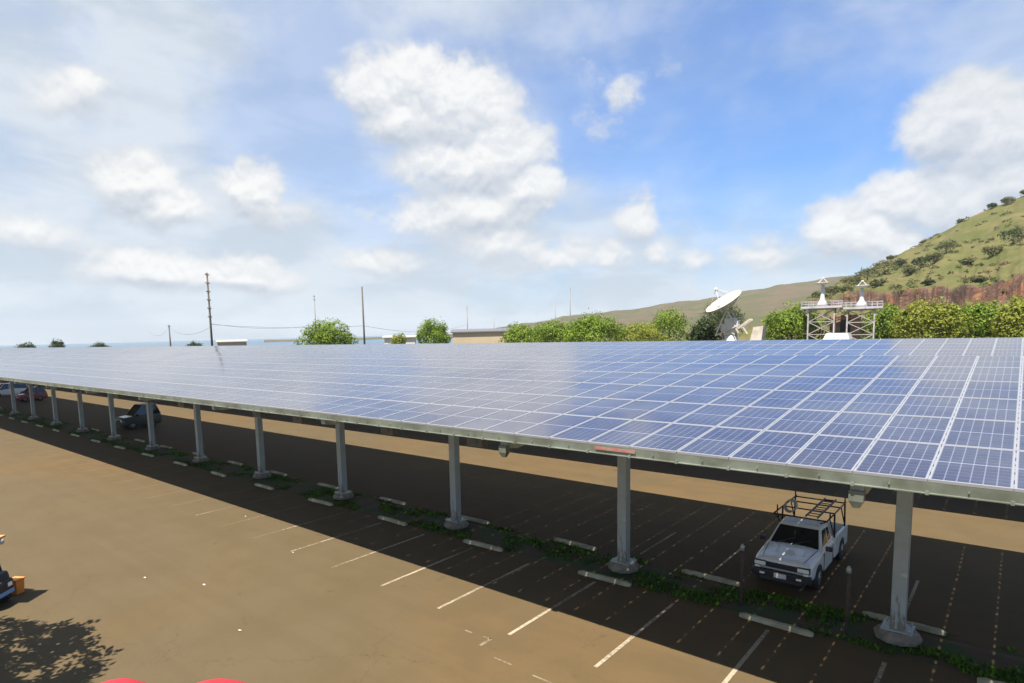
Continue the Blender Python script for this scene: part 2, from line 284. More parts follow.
# ------------------------------------------------------------------ mesh helpers
class MB:
    def __init__(s): s.v = []; s.f = []; s.mi = []; s.uv = {}; s.sm = []
    def add(s, vs, fs, mi=0, smooth=False):
        b = len(s.v); s.v += [tuple(p) for p in vs]
        for f in fs: s.f.append(tuple(b + i for i in f)); s.mi.append(mi); s.sm.append(smooth)
        return b
    def box(s, x0, x1, y0, y1, z0, z1, mi=0, tf=None):
        vs = [Vector((x, y, z)) for x in (x0, x1) for y in (y0, y1) for z in (z0, z1)]
        if tf: vs = [tf(p) for p in vs]
        s.add(vs, [(0, 1, 3, 2), (4, 6, 7, 5), (0, 4, 5, 1), (2, 3, 7, 6), (0, 2, 6, 4), (1, 5, 7, 3)], mi)
    def bar(s, a, b, w, h=None, mi=0, up=Vector((0, 0, 1))):
        a, b = Vector(a), Vector(b); h = h or w; d = (b - a).normalized()
        if abs(d.dot(up)) > 0.98: up = Vector((0, 1, 0))
        r = d.cross(up).normalized() * w / 2; u = r.normalized().cross(d).normalized() * h / 2
        s.add([a - r - u, a + r - u, a + r + u, a - r + u, b - r - u, b + r - u, b + r + u, b - r + u],
              [(3, 2, 1, 0), (4, 5, 6, 7), (0, 1, 5, 4), (1, 2, 6, 5), (2, 3, 7, 6), (3, 0, 4, 7)], mi)
    def tube(s, pts, rad, n=8, mi=0, caps=True):
        pts = [Vector(p) for p in pts]
        if not hasattr(rad, '__len__'): rad = [rad] * len(pts)
        rings = []
        for i, p in enumerate(pts):
            d = (pts[min(i + 1, len(pts) - 1)] - pts[max(i - 1, 0)]).normalized()
            up = Vector((0, 0, 1)) if abs(d.z) < 0.9 else Vector((0, 1, 0))
            r = d.cross(up).normalized(); u = r.cross(d)
            rings.append([p + (r * math.cos(2 * math.pi * k / n) + u * math.sin(2 * math.pi * k / n)) * rad[i] for k in range(n)])
        b = s.add(sum(rings, []), [], mi)
        for i in range(len(pts) - 1):
            for k in range(n):
                s.f.append((b + i * n + k, b + i * n + (k + 1) % n, b + (i + 1) * n + (k + 1) % n, b + (i + 1) * n + k)); s.mi.append(mi); s.sm.append(True)
        if caps:
            s.f.append(tuple(b + k for k in reversed(range(n)))); s.mi.append(mi); s.sm.append(False)
            s.f.append(tuple(b + (len(pts) - 1) * n + k for k in range(n))); s.mi.append(mi); s.sm.append(False)
    def lathe(s, prof, n=24, c=(0, 0, 0), mi=0, axis='z', smooth=True):
        c = Vector(c); vs = []
        for r, h in prof:
            for k in range(n):
                a = 2 * math.pi * k / n; x, y = r * math.cos(a), r * math.sin(a)
                vs.append(c + (Vector((x, y, h)) if axis == 'z' else Vector((h, x, y)) if axis == 'x' else Vector((x, h, y))))
        fs = [(i * n + k, i * n + (k + 1) % n, (i + 1) * n + (k + 1) % n, (i + 1) * n + k) for i in range(len(prof) - 1) for k in range(n)]
        b = s.add(vs, fs, mi, smooth)
        s.f.append(tuple(b + k for k in reversed(range(n)))); s.mi.append(mi); s.sm.append(False)
        s.f.append(tuple(b + (len(prof) - 1) * n + k for k in range(n))); s.mi.append(mi); s.sm.append(False)
    def loft(s, secs, mi=0, smooth=False, caps=True):
        n = len(secs[0]); vs = sum([list(x) for x in secs], [])
        fs = [(i * n + k, i * n + (k + 1) % n, (i + 1) * n + (k + 1) % n, (i + 1) * n + k) for i in range(len(secs) - 1) for k in range(n)]
        if caps: fs += [tuple(reversed(range(n))), tuple((len(secs) - 1) * n + k for k in range(n))]
        s.add(vs, fs, mi, smooth)
    def build(s, name, mats, parent=None, loc=None, bevel=0.0, subd=0, fix=True):
        me = bpy.data.meshes.new(name); me.from_pydata(s.v, [], s.f)
        if not isinstance(mats, (list, tuple)): mats = [mats]
        for m in mats: me.materials.append(m)
        me.polygons.foreach_set('material_index', s.mi); me.polygons.foreach_set('use_smooth', s.sm)
        me.update()
        if fix:
            import bmesh
            bm = bmesh.new(); bm.from_mesh(me); bmesh.ops.recalc_face_normals(bm, faces=bm.faces); bm.to_mesh(me); bm.free()
        o = bpy.data.objects.new(name, me); S.collection.objects.link(o)
        if parent: o.parent = parent
        if loc: o.location = loc
        if bevel:
            b = o.modifiers.new('bevel', 'BEVEL'); b.width = bevel; b.segments = 2; b.limit_method = 'ANGLE'; b.angle_limit = R(40)
        if subd:
            b = o.modifiers.new('sub', 'SUBSURF'); b.levels = subd; b.render_levels = subd
        return o

def tag(o, label=None, cat=None, group=None, kind=None):
    if label: o['label'] = label
    if cat: o['category'] = cat
    if group: o['group'] = group
    if kind: o['kind'] = kind
    return o
def empty(name, loc, label, cat, group=None, rz=0):
    o = bpy.data.objects.new(name, None); S.collection.objects.link(o); o.location = loc; o.rotation_euler.z = rz
    o.empty_display_size = 0.3
    return tag(o, label, cat, group)
def copy_tree(o, parent=None):
    kids = list(o.children)
    c = o.copy(); S.collection.objects.link(c)
    if parent: c.parent = parent
    for k in kids: copy_tree(k, c)
    return c
ORD = 'first second third fourth fifth sixth seventh eighth ninth tenth eleventh twelfth thirteenth fourteenth fifteenth sixteenth seventeenth eighteenth nineteenth twentieth'.split()

# ------------------------------------------------------------------ ground, parking lot, markings
mb = MB(); mb.add([(-6000, -3000, 0), (3000, -3000, 0), (3000, 6000, 0), (-6000, 6000, 0)], [(0, 1, 2, 3)])
tag(mb.build('ground', M['ground'], fix=False), kind='structure')
mb = MB(); mb.add([(-6000, -3000, .06), (-330, -3000, .06), (-330, 120, .06), (-290, 330, .06), (-5400, 6000, .06), (-6000, 6000, .06)], [tuple(range(6))])
tag(mb.build('sea', mat('sea water', (0.05, 0.10, 0.15), 0.35), fix=False), kind='structure')
mb = MB(); mb.add([(-280, -25, .004), (40, -25, .004), (40, 66, .004), (-280, 66, .004)], [(0, 1, 2, 3)])
tag(mb.build('parking_lot', M['asphalt'], fix=False), kind='structure')
ST = 2.577; X0 = -2.0; D2 = 17.6
mb = MB()
def strip(x0, x1, y0, y1, z=.008): mb.add([(x0, y0, z), (x1, y0, z), (x1, y1, z), (x0, y1, z)], [(0, 1, 2, 3)])
for k in range(-2, 44):
    x = X0 - k * ST
    strip(x - .05, x + .05, 12.12 + rnd.uniform(-.06, .06), 16.5)
    if k < 4: strip(x - .04, x + .04, 19.6, 22.6)
tag(mb.build('parking_lines', M['line'], fix=False), kind='structure')
mb = MB()   # faded arrow and dash marks on the aisle
for (x0, y0, x1, y1) in [(-9.3, 10.95, -8.75, 10.98), (-8.1, 10.9, -7.3, 10.92), (-6.9, 10.85, -6.2, 10.9), (-6.5, 10.82, -6.44, 11.15), (-10.2, 11.6, -9.95, 11.65), (-10.0, 11.2, -9.9, 11.65), (-10.8, 11.55, -10.55, 11.62)]:
    strip(x0, x1, y0, max(y1, y0 + .05))
tag(mb.build('faded_markings', M['faint'], fix=False), kind='structure')
mb = MB()
for k in range(2):
    y0 = 17.08 + k * D2; mb.add([(-215, y0, .008), (6, y0, .008), (6, y0 + 1.75, .008), (-215, y0 + 1.75, .008)], [(0, 1, 2, 3)])
tag(mb.build('planting_strip', M['soil'], fix=False), kind='structure')

# weeds
mb = MB()
for i in range(15000):
    x = 3 - 100 * rnd.random() ** 1.7; y = rnd.uniform(16.95, 19.0)
    if noise.noise(Vector((x * .55, y * .9, 0))) < 0.06 + rnd.uniform(-.14, .14): continue
    for j in range(3):
        a = rnd.uniform(0, 6.28); h = rnd.uniform(.02, .11); w = rnd.uniform(.015, .04); bx, by = x + rnd.uniform(-.07, .07), y + rnd.uniform(-.07, .07)
        lx, ly = math.cos(a) * h * .8, math.sin(a) * h * .8; px, py = -math.sin(a) * w, math.cos(a) * w
        mb.add([(bx - px, by - py, .008), (bx + px, by + py, .008), (bx + lx * .6 + px, by + ly * .6 + py, h * .8), (bx + lx, by + ly, h)], [(0, 1, 2, 3)])
tag(mb.build('grass', M['weed'], fix=False), 'low green weeds growing in the strip between the wheel stops', 'grass', kind='stuff')

# ------------------------------------------------------------------ hills
def interp(tab, x):
    if x <= tab[0][0]: return tab[0][1:]
    for a, b in zip(tab, tab[1:]):
        if x <= b[0]:
            t = (x - a[0]) / (b[0] - a[0]); return tuple(p + (q - p) * t for p, q in zip(a[1:], b[1:]))
    return tab[-1][1:]
def fbm(x, y, z=0, o=5):
    return noise.fractal(Vector((x, y, z)), 1.0, 2.0, o)
FAR = [(-62, -.004), (-46, -.004), (-41.8, -0.0005), (-39.0, 0.0065), (-35.4, 0.0162), (-30.0, 0.0276), (-26.5, 0.0318), (-21.6, 0.0406), (-16.9, 0.0544), (-13.9, 0.06), (-11.8, 0.0646), (-9.8, 0.0677), (-7.3, 0.0709), (-3.7, 0.0734), (0.6, 0.0748), (8, .075), (20, .06), (35, .03)]
mb = MB(); NA, NR = 360, 60; vs = []
for i in range(NA):
    az_ = -60 + 95 * i / (NA - 1); e, = interp(FAR, az_)
    for j in range(NR):
        t = j / (NR - 1); r = 420 + 1500 * t
        hr = (e * 1350 + 7.9 + 9) ; u = min(1, (r - 420) / 930)
        h = hr * (u ** 1.15) if r < 1350 else hr * (1 - .12 * ((r - 1350) / 570) ** 2)
        h += fbm(az_ * .35, r * .008) * 5 * min(1, u * 1.5) * min(1, max(0, hr / 30))
        a = R(az_); vs.append((math.sin(a) * r, math.cos(a) * r, h - 9 + (0 if j else -3)))
mb.add(vs, [(i * NR + j, (i + 1) * NR + j, (i + 1) * NR + j + 1, i * NR + j + 1) for i in range(NA - 1) for j in range(NR - 1)], 0, True)
tag(mb.build('hills', M['farhill'], fix=False), kind='structure')

NEAR = [(-22, -.02), (-16.8, -0.004), (-14.6, 0.022), (-12.5, 0.045), (-10.5, 0.060), (-9.8, 0.0677), (-8.5, 0.0792), (-7.3, 0.089), (-5.8, 0.1043), (-4.4, 0.1164), (-3.0, 0.1304), (-1.7, 0.1391), (-0.5, 0.1463), (3.1, 0.1685), (7.3, 0.1786), (20, .19), (34, .15)]
CLF = [(-22, -.02, -.02), (-15.5, .005, .005), (-13.9, 0.0265, 0.0262), (-11.8, 0.0373, 0.0263), (-9.7, 0.0449, 0.0194), (-7.2, 0.0437, 0.0136), (-4.7, 0.0436, 0.0145), (-2.4, 0.046, 0.019), (-0.1, 0.0514, 0.0206), (3.7, 0.053, 0.0195), (20, .05, .02), (34, .03, .015)]
RC, RR_ = 300.0, 560.0
def hill_h(az_, r):
    e, = interp(NEAR, az_); ct, cb = interp(CLF, az_)
    rc = RC + fbm(az_ * .55, 3.3) * 14
    hb, ht, hrg = cb * RC + CZ, ct * RC + CZ, e * RR_ + CZ
    if r < rc: t = (r - 180) / (rc - 180); h = -1 + (hb + 1) * max(0, t) ** 1.3
    elif r < rc + 7: t = (r - rc) / 7; h = hb + (ht - hb) * t
    elif r < RR_: t = (r - rc - 7) / (RR_ - rc - 7); h = ht + (hrg - ht) * (t ** 1.12)
    else: h = hrg - (r - RR_) * .12
    if r >= rc and r <= rc + 7: h += fbm(az_ * 1.6, r * .3, 7) * 1.8 * min(1, (ht - hb) / 5) * math.sin(math.pi * t)
    return h + fbm(az_ * .9, r * .02, 1) * 2.6 * min(1, max(0, (r - 200) / 100)) * (1 if r < RR_ - 30 else .5)
mb = MB(); vs = []; NA = 560
rs = [180 + 12 * k for k in range(8)] + [278 + 1.6 * k for k in range(28)] + [324 + 7 * k for k in range(35)] + [575, 600, 650, 720]
NR = len(rs)
for i in range(NA):
    az_ = -22 + 56 * i / (NA - 1); a = R(az_)
    for r in rs: vs.append((math.sin(a) * r, math.cos(a) * r, hill_h(az_, r)))
for i in range(NA - 1):
    for j in range(NR - 1):
        q = [i * NR + j, (i + 1) * NR + j, (i + 1) * NR + j + 1, i * NR + j + 1]
        n = (Vector(vs[q[1]]) - Vector(vs[q[0]])).cross(Vector(vs[q[3]]) - Vector(vs[q[0]])).normalized()
        mb.f.append(tuple(q)); c_ = RC + fbm((-22 + 56 * i / (NA - 1)) * .55, 3.3) * 14; rk = (c_ - 2.5 < rs[j] < c_ + 6.5 + 2.5 * fbm(i * .05, 5)) and abs(n.z) < .93; mb.mi.append(1 if rk else 0); mb.sm.append(not rk)
mb.v = vs
tag(mb.build('hillside', [M['hill'], M['rock']], fix=False), kind='structure')

# ------------------------------------------------------------------ trees
def crown_mesh(w, h, seed, leaf=.35, n=3800, lobes=11, flat=1.0):
    """leaf sized faces spread through several lobes"""
    rr = random.Random(seed); mb = MB(); L = []
    for i in range(lobes):
        a = 2.4 * i + rr.uniform(-.4, .4); q = .20 + .55 * ((i + .5) / lobes)
        L.append((Vector((math.cos(a) * q * w * .5, math.sin(a) * q * w * .5, h * (.80 - .55 * q * q + rr.uniform(-.05, .04)))), w * rr.uniform(.15, .22), h * rr.uniform(.13, .19)))
    for k in range(4): L.append((Vector((0, 0, h * (.5 + .04 * k))), w * .40, h * .36))
    for i in range(n):
        c, rw, rh = rr.choice(L)
        d = Vector((rr.gauss(0, 1), rr.gauss(0, 1), rr.gauss(0, 1))).normalized() * (rr.uniform(.7, 1.06) if rr.random() < .85 else rr.random())
        p = c + Vector((d.x * rw, d.y * rw, d.z * rh))
        p += Vector(noise.noise_vector(p * .55 + Vector((seed, 0, 0)))) * .75
        if p.z < .3: continue
        nrm = (d + Vector((rr.gauss(0, .5), rr.gauss(0, .5), rr.gauss(0, .5) + .3))).normalized()
        t = nrm.cross(Vector((rr.gauss(0, 1), rr.gauss(0, 1), rr.gauss(0, 1)))).normalized(); b = nrm.cross(t); s = leaf * rr.uniform(.5, 1.2)
        mb.add([p - t * s * .5, p + b * s * .32, p + t * s * .6, p - b * s * .32], [(0, 1, 2, 3)])
    zs = sorted(v[2] for v in mb.v); kz = h / zs[int(len(zs) * .997)]
    rs_ = sorted(math.hypot(v[0], v[1]) for v in mb.v); kr = w * .5 / rs_[int(len(rs_) * .985)]
    mb.v = [(v[0] * kr, v[1] * kr, v[2] * kz) for v in mb.v]
    return mb
def trunk_mesh(h, r, w, seed):
    rr = random.Random(seed + 99); mb = MB()
    mb.tube([(0, 0, 0), (.03 * w, .01 * w, h * .25), (0, 0, h * .55)], [r, r * .7, r * .35], 8)
    for i in range(6):
        a = i * 1.05 + rr.uniform(-.3, .3); z = h * rr.uniform(.12, .4)
        mb.tube([(0, 0, z), (math.cos(a) * w * .16, math.sin(a) * w * .16, z + h * .18), (math.cos(a) * w * .33, math.sin(a) * w * .33, z + h * .33)], [r * .5, r * .3, r * .1], 6)
    return mb
def tree(name, x, y, w, h, m, seed, label, cat='tree', group=None, leaf=.35, n=3800, z=0, lobes=11):
    if cat != 'shrub': n = int(n * 1.5); leaf *= 1.15
    t = empty(name, (x, y, z), label, cat, group, rz=seed * 1.3)
    trunk_mesh(h, max(.06, h * .03), w, seed).build('trunk', M['trunk'], t, fix=False)
    crown_mesh(w, h, seed, leaf, n, lobes).build('crown', M[m], t, fix=False)
    return t
G1 = 'trees beyond the solar canopies'
tree('tree', -107, 76, 11.6, 11.3, 'leaf', 1, 'largest bright green round tree at the left, right of the tall pole with crossarms', group=G1, n=6500, leaf=.32)
tree('tree', -100, 99.4, 9.4, 11.2, 'leaf', 2, 'round bright green tree just left of the long tan building', group=G1, n=5000, leaf=.32)
tree('tree', -127, 113, 5.6, 8.3, 'leaf_yellow', 3, 'small pale tree between the plain pole and the round tree by the tan building', group=G1, n=2200)
tree('tree', -251, 67, 5.8, 9.3, 'leaf_dark', 4, 'small dark square-topped tree on the far left horizon', group=G1, n=1600, leaf=.45)
tree('tree', -273, 63, 9.0, 8.6, 'leaf_dark', 5, 'low tree at the far left edge of the horizon', group=G1, n=1600, leaf=.45)
tree('tree', -248, 79, 8.5, 7.9, 'leaf_dark', 6, 'low wide tree left of the small short pole on the horizon', group=G1, n=1600, leaf=.45)
tree('tree', -236.6, 108, 8.0, 7.4, 'leaf_dark', 7, 'low tree at the foot of the tall pole with crossarms', group=G1, n=1500, leaf=.45)
tree('tree', -90.2, 120, 12.8, 9.9, 'leaf', 8, 'green tree at the right end of the long tan building', group=G1, n=4200)
tree('tree', -78.8, 116, 12.5, 10.3, 'leaf', 9, 'green tree in the hedge-like row just right of the leftmost one', group=G1, n=4200)
tree('tree', -66.2, 112, 13.6, 11.1, 'leaf', 10, 'widest and tallest tree of the bright row left of the dish antenna', group=G1, n=6500)
tree('tree', -67.6, 134, 15, 9.3, 'leaf_yellow', 11, 'low yellowish bush between the bright row and the dish antenna', 'bush', group=G1, n=4500)
tree('tree', -64.9, 146, 11.6, 12.6, 'leaf', 12, 'loose green tree behind the yellowish bush', group=G1, n=3600)
tree('tree', -43.6, 112.5, 6.0, 9.4, 'leaf_dark', 13, 'rounded dark green tree just left of the dish antenna', group=G1, n=4200)
tree('tree', -64.0, 178, 13, 15.8, 'leaf_dark', 14, 'dark tree standing behind the dish antenna', group=G1, n=3600)
tree('tree', -31.2, 121, 11.2, 11.5, 'leaf', 15, 'bright green tree between the dish antenna and the antenna platforms', group=G1, n=5500)
tree('tree', -18.1, 134, 9.6, 11.2, 'leaf', 16, 'bright green tree just right of the antenna platforms', group=G1, n=4500)
tree('tree', -11.5, 124.5, 10.5, 11.5, 'leaf_yellow', 17, 'wide yellow-green tree below the red cliff', group=G1, n=5500)
tree('tree', -5.8, 129.8, 9.0, 10.9, 'leaf', 18, 'bright green tree second from the right edge', group=G1, n=5000)
tree('tree', -0.2, 125, 8.6, 11.4, 'leaf_yellow', 19, 'yellow-green tree at the right edge below the cliff', group=G1, n=5000)
tree('tree', 7.5, 128, 10, 11, 'leaf', 20, 'green tree just beyond the right edge', group=G1, n=3000)
tree('tree', -21.5, 140, 9.0, 9.5, 'leaf_dark', 21, 'dark green tree partly behind the right antenna platform', group=G1, n=3000)
# shrubs on the hillside
SH = [(-2.1, 552, 6.5, 4.5), (-1.3, 545, 9, 5.5), (-.4, 552, 7, 5), (-3.8, 556, 5, 3), (-0.9, 400, 13, 9), (-1.9, 385, 10, 6), (-4.5, 420, 12, 7.5), (-5.2, 405, 10, 6), (-6.0, 400, 10, 6.5), (-6.7, 392, 7, 5.5), (-8.2, 415, 16, 9), (-9.3, 425, 13, 8), (-7.3, 455, 9, 6),
      (-10.4, 430, 12, 7), (-7.9, 540, 7, 4), (-3.3, 372, 7, 3.5), (-5.4, 330, 6, 3), (-8.7, 335, 7, 4), (-10.8, 340, 8, 4.5), (-2.6, 330, 6, 3), (.4, 330, 6, 3.5), (-5.9, 552, 5, 2.6), (-11.6, 400, 9, 6), (1.6, 420, 10, 6), (-12.6, 380, 9, 5)]
NM = ['beside the ridge top at the right edge', 'largest on the ridge top at the right', 'at the outermost right of the ridge', 'small one on the ridge skyline', 'large green one on the slope at the right edge', 'low one just left of the large one at the right edge', 'wide one in the middle of the slope',
      'middle one of the cluster above the cliff', 'leaning one of the cluster above the cliff', 'leftmost of the cluster above the cliff', 'large one on the left shoulder of the hill', 'dense one at the lower left shoulder', 'mid-slope one over the left shoulder', 'one near the left foot of the hill',
      'tiny one high on the skyline', 'low one on the pale terrace', 'one at the cliff edge near the centre', 'one at the cliff edge above the platforms', 'one at the left end of the cliff', 'one on the right part of the cliff edge', 'one at the cliff edge by the right border',
      'tiny low one near the skyline', 'one low on the left foot of the hill', 'one beyond the right border', 'leftmost one at the foot of the hill']
for k, (a, r, w, h) in enumerate(SH):
    tree('shrub', math.sin(R(a)) * r, math.cos(R(a)) * r, w, h, 'leaf_dry' if k % 4 else 'leaf_dark', 40 + k, 'olive hillside shrub, ' + NM[k], 'shrub', 'shrubs on the hillside', leaf=.75, n=900, z=hill_h(a, r) - .5, lobes=6)

mb = MB(); rr = random.Random(21)
for i in range(1500):
    a = rr.uniform(-16.5, 6); r = rr.uniform(200, 590)
    dn_ = noise.fractal(Vector((a * .8, r * .022, 4)), 1.0, 2.0, 4)
    if dn_ < rr.uniform(-.15, .35): continue
    w_ = rr.uniform(1.2, 4.0); c0 = Vector((math.sin(R(a)) * r, math.cos(R(a)) * r, hill_h(a, r)))
    for j in range(int(14 + w_ * 9)):
        dv = Vector((rr.gauss(0, 1), rr.gauss(0, 1), abs(rr.gauss(0, .6)))).normalized(); p = c0 + Vector((dv.x * w_ * .6, dv.y * w_ * .6, dv.z * w_ * .5)) * rr.uniform(.5, 1)
        t1 = Vector((rr.gauss(0, 1), rr.gauss(0, 1), rr.gauss(0, 1))).normalized(); b1 = t1.cross(dv).normalized(); s_ = rr.uniform(.25, .6)
        mb.add([p - t1 * s_, p + b1 * s_ * .6, p + t1 * s_, p - b1 * s_ * .6], [(0, 1, 2, 3)])
tag(mb.build('scrub', M['leaf_dry'], fix=False), 'low olive scrub covering the hillside in patches', 'scrub', kind='stuff')
# tree at the lower left whose crown stands outside the frame; its shadow falls on the lot
t = empty('shade_tree', (-19.9, -1.2, 0), 'tree at the lower left whose leafy shadow lies on the asphalt', 'tree')
mb = MB(); mb.tube([(0, 0, 0), (.1, .1, 1.6), (.3, .2, 3.0), (1.0, .4, 4.6)], [.22, .17, .13, .06], 8)
for (a, b) in [((.1, .1, 1.8), (2.2, 1.2, 4.6)), ((.2, .1, 2.2), (1.6, -.8, 4.8)), ((.3, .2, 3), (2.0, 2.3, 5.2)), ((.2, .1, 2.4), (-1.4, .9, 4.4)), ((1.0, .4, 4.0), (3.6, .6, 5.6))]:
    m_ = [(p + q) / 2 for p, q in zip(a, b)]; m_[2] += .25; mb.tube([a, m_, b], [.09, .06, .02], 6)
mb.build('trunk', M['trunk'], t, fix=False)
mb = MB(); rr = random.Random(5)
CLU = []
for i in range(300):
    a = rr.uniform(0, 6.28); q = math.sqrt(rr.random())
    CLU.append(Vector((1.6 + math.cos(a) * q * 3.9, .9 + math.sin(a) * q * 2.9, 5.2 + rr.uniform(-.9, 1.2) * (1.1 - q))))
for c in CLU:
    dv = Vector((rr.gauss(0, 1), rr.gauss(0, .5), rr.gauss(0, .4))).normalized()
    for j in range(34):
        p = c + dv * rr.uniform(-.5, .5) + Vector((rr.gauss(0, .10), rr.gauss(0, .10), rr.gauss(0, .12)))
        t1 = Vector((rr.gauss(0, 1), rr.gauss(0, 1), rr.gauss(0, .5))).normalized(); b1 = t1.cross(Vector((0, 0, 1))).normalized(); s = rr.uniform(.08, .17)
        mb.add([p - t1 * s, p + b1 * s * .4, p + t1 * s, p - b1 * s * .4], [(0, 1, 2, 3)])
mb.build('crown', M['leaf'], t, fix=False)

# ------------------------------------------------------------------ solar canopies
TL = R(6.103); YN, ZN, PW, PD = 11.627, 5.4766, 1.01, 2.1241
CT, SN = math.cos(TL), math.sin(TL)
def plane(x, s, off=0.0):      # s metres up the slope, off metres out of the plane
    return Vector((x, s * CT - off * SN, s * SN + off * CT))
def panel_geo(mb, x, s, uvs):
    w, dp, fr, th = PW - .013, PD - .018, .028, .045
    x0, x1, s0, s1 = x - w / 2, x + w / 2, s + .013, s + .013 + dp
    for (a0, a1, b0, b1) in [(x0, x0 + fr, s0, s1), (x1 - fr, x1, s0, s1), (x0 + fr, x1 - fr, s0, s0 + fr + .012), (x0 + fr, x1 - fr, s1 - fr - .012, s1)]:
        vs = [plane(px, ps, o) for px in (a0, a1) for ps in (b0, b1) for o in (-th, 0)]
        mb.add(vs, [(0, 1, 3, 2), (4, 6, 7, 5), (0, 4, 5, 1), (2, 3, 7, 6), (0, 2, 6, 4), (1, 5, 7, 3)], 0)
    for k in range(5):       # clamp-like tabs bridging the joint, added to break its light streak into dashes
        c0 = s0 + .03 + k * .42; vs = [plane(px, ps, o) for px in (x1 + .001, x1 + .012) for ps in (c0, c0 + .22 + .06 * ((k * 7 + 3) % 3)) for o in (-.04, -.012)]
        mb.add(vs, [(0, 1, 3, 2), (4, 6, 7, 5), (0, 4, 5, 1), (2, 3, 7, 6), (0, 2, 6, 4), (1, 5, 7, 3)], 0)
    b = mb.add([plane(px, ps, -.005) for px, ps in [(x0 + fr, s0 + fr + .012), (x1 - fr, s0 + fr + .012), (x1 - fr, s1 - fr - .012), (x0 + fr, s1 - fr - .012)]], [(0, 1, 2, 3)], 1)
    mb.add([plane(px, ps, -.03) for px, ps in [(x0 + fr, s0 + fr), (x0 + fr, s1 - fr), (x1 - fr, s1 - fr), (x1 - fr, s0 + fr)]], [(0, 1, 2, 3)], 2)
    uvs.append(len(mb.f) - 2)
def set_uv(me, faces):
    uv = me.uv_layers.new(name='UVMap')
    for fi in faces:
        p = me.polygons[fi]
        for k, li in enumerate(p.loop_indices): uv.data[li].uv = [(0, 0), (1, 0), (1, 1), (0, 1)][k]
pm = [M['alu'], M['cells'], M['back']]
mb = MB(); u_ = []; panel_geo(mb, 0, 0, u_); one = mb.build('solar_panel', pm, fix=False); set_uv(one.data, u_)
PANEL = one.data; bpy.data.objects.remove(one)

def canopy(yoff, label, ncol_r, ncol_l, near_parts, xposts):
    root = empty('solar_canopy', (0, YN + yoff, ZN + (.16 if yoff else 0)), label, 'solar carport', 'solar carports over the parking lot')
    xs = [0.03 - c * PW + PW / 2 for c in range(-ncol_r, ncol_l)]
    allp = [(x, r) for x in xs for r in range(6)]
    def key(p):
        w = plane(p[0], (p[1] + .5) * PD) + Vector((0, YN + yoff, ZN - CZ)); d = w.dot(FW)
        px = w.dot(RT) / max(d, .1)
        return (0 if d > 1 and -.80 < px < .90 else 1, w.length)
    allp.sort(key=key)
    for x, r in allp[:near_parts]:
        o = bpy.data.objects.new('solar_panel', PANEL); S.collection.objects.link(o); o.parent = root; o.location = plane(x, r * PD)
    mb = MB(); u_ = []
    for x, r in allp[near_parts:]: panel_geo(mb, x, r * PD, u_)
    o = mb.build('more_solar_panels', pm, root, fix=False); set_uv(o.data, u_); o['kind'] = 'stuff'
    xa, xb = xs[-1] - PW, xs[0] + PW
    def beam_x(s, w, h, top, name, m, x0=xa, x1=xb):
        mb = MB(); vs = [plane(x, ss, o) for x in (x0, x1) for ss in (s - w / 2, s + w / 2) for o in (top - h, top)]
        mb.add(vs, [(0, 1, 3, 2), (4, 6, 7, 5), (0, 4, 5, 1), (2, 3, 7, 6), (0, 2, 6, 4), (1, 5, 7, 3)])
        return mb
    # near edge channel: web, two flanges, bolt heads and clips
    mb = beam_x(.02, .012, .165, -.05, '', None); f2 = beam_x(.055, .08, .02, -.05, '', None); f3 = beam_x(.0, .06, .015, -.215, '', None)
    mb.add(f2.v, f2.f); mb.add(f3.v, f3.f)
    for x in xs[:70]:
        xx = x + PW / 2; p = plane(xx, -.005, -.205); mb.box(p.x - .025, p.x + .025, p.y - .03, p.y + .01, p.z - .04, p.z + .02)
        p = plane(xx - .5, .0, -.14); mb.box(p.x - .012, p.x + .012, p.y - .012, p.y + .02, p.z - .012, p.z + .012)
    mb.build('edge_channel', M['fascia'], root)
    beam_x(6 * PD + .02, .06, .22, -.05, '', None).build('edge_channel', M['fascia'], root)
    for s in [.9, 2.2, 4.1, 6.4, 8.5, 10.4, 11.8]:
        mb = beam_x(s, .065, .20, -.05, '', None); mb.build('purlin', M['dark_steel'], root)
    # rest of structure per post
    sp = (17.86 - YN) / CT
    first = None
    for k, x in enumerate(xposts):
        ptop = plane(x, sp, -.72)
        zg = -ZN - (.16 if yoff else 0)
        if first is None:
            mb = MB(); hw = .155
            mb.box(-hw, hw, -hw, hw, .34, ptop.z - zg - .0, 0)
            po = mb.build('post', M['post'], root, (x, ptop.y, zg), bevel=.012)
            b = MB(); b.box(-.33, .33, -.30, .30, .31, .345)
            for sx in (-1, 1):
                for sy in (-1, 1): b.lathe([(.02, .345), (.02, .42)], 6, (sx * .26, sy * .24, 0))
            b.build('base_plate', M['galv'], po)
            c = MB(); c.lathe([(.30, 0), (.50, .06), (.52, .16), (.40, .29), (.38, .31)], 10, (0, 0, 0), smooth=False)
            c.build('concrete_pier', M['conc'], po)
            # tapered cantilever girder and cap
            gd = MB()
            def gsec(s, dep, w=.10): return [plane(0, s, -.252) + Vector((-w, 0, 0)), plane(0, s, -.252) + Vector((w, 0, 0)), plane(0, s, -.252 - dep) + Vector((w, 0, 0)), plane(0, s, -.252 - dep) + Vector((-w, 0, 0))]
            gd.loft([gsec(.10, .18), gsec(.5, .28), gsec(sp - .3, .47), gsec(sp + .3, .47), gsec(6 * PD - .2, .22)])
            go = gd.build('girder', M['galv'], root, (x, 0, 0), bevel=.01)
            first = (po, go)
        else:
            c = copy_tree(first[0], root); c.location = (x, ptop.y, zg)
            c = copy_tree(first[1], root); c.location = (x, 0, 0)
    return root, sp
XP = [-1.94 - 7.56 * k for k in range(-1, 28)]
c1, sp = canopy(0, 'nearer solar canopy on grey steel posts, its low edge facing the camera', 6, 213, 100, XP)
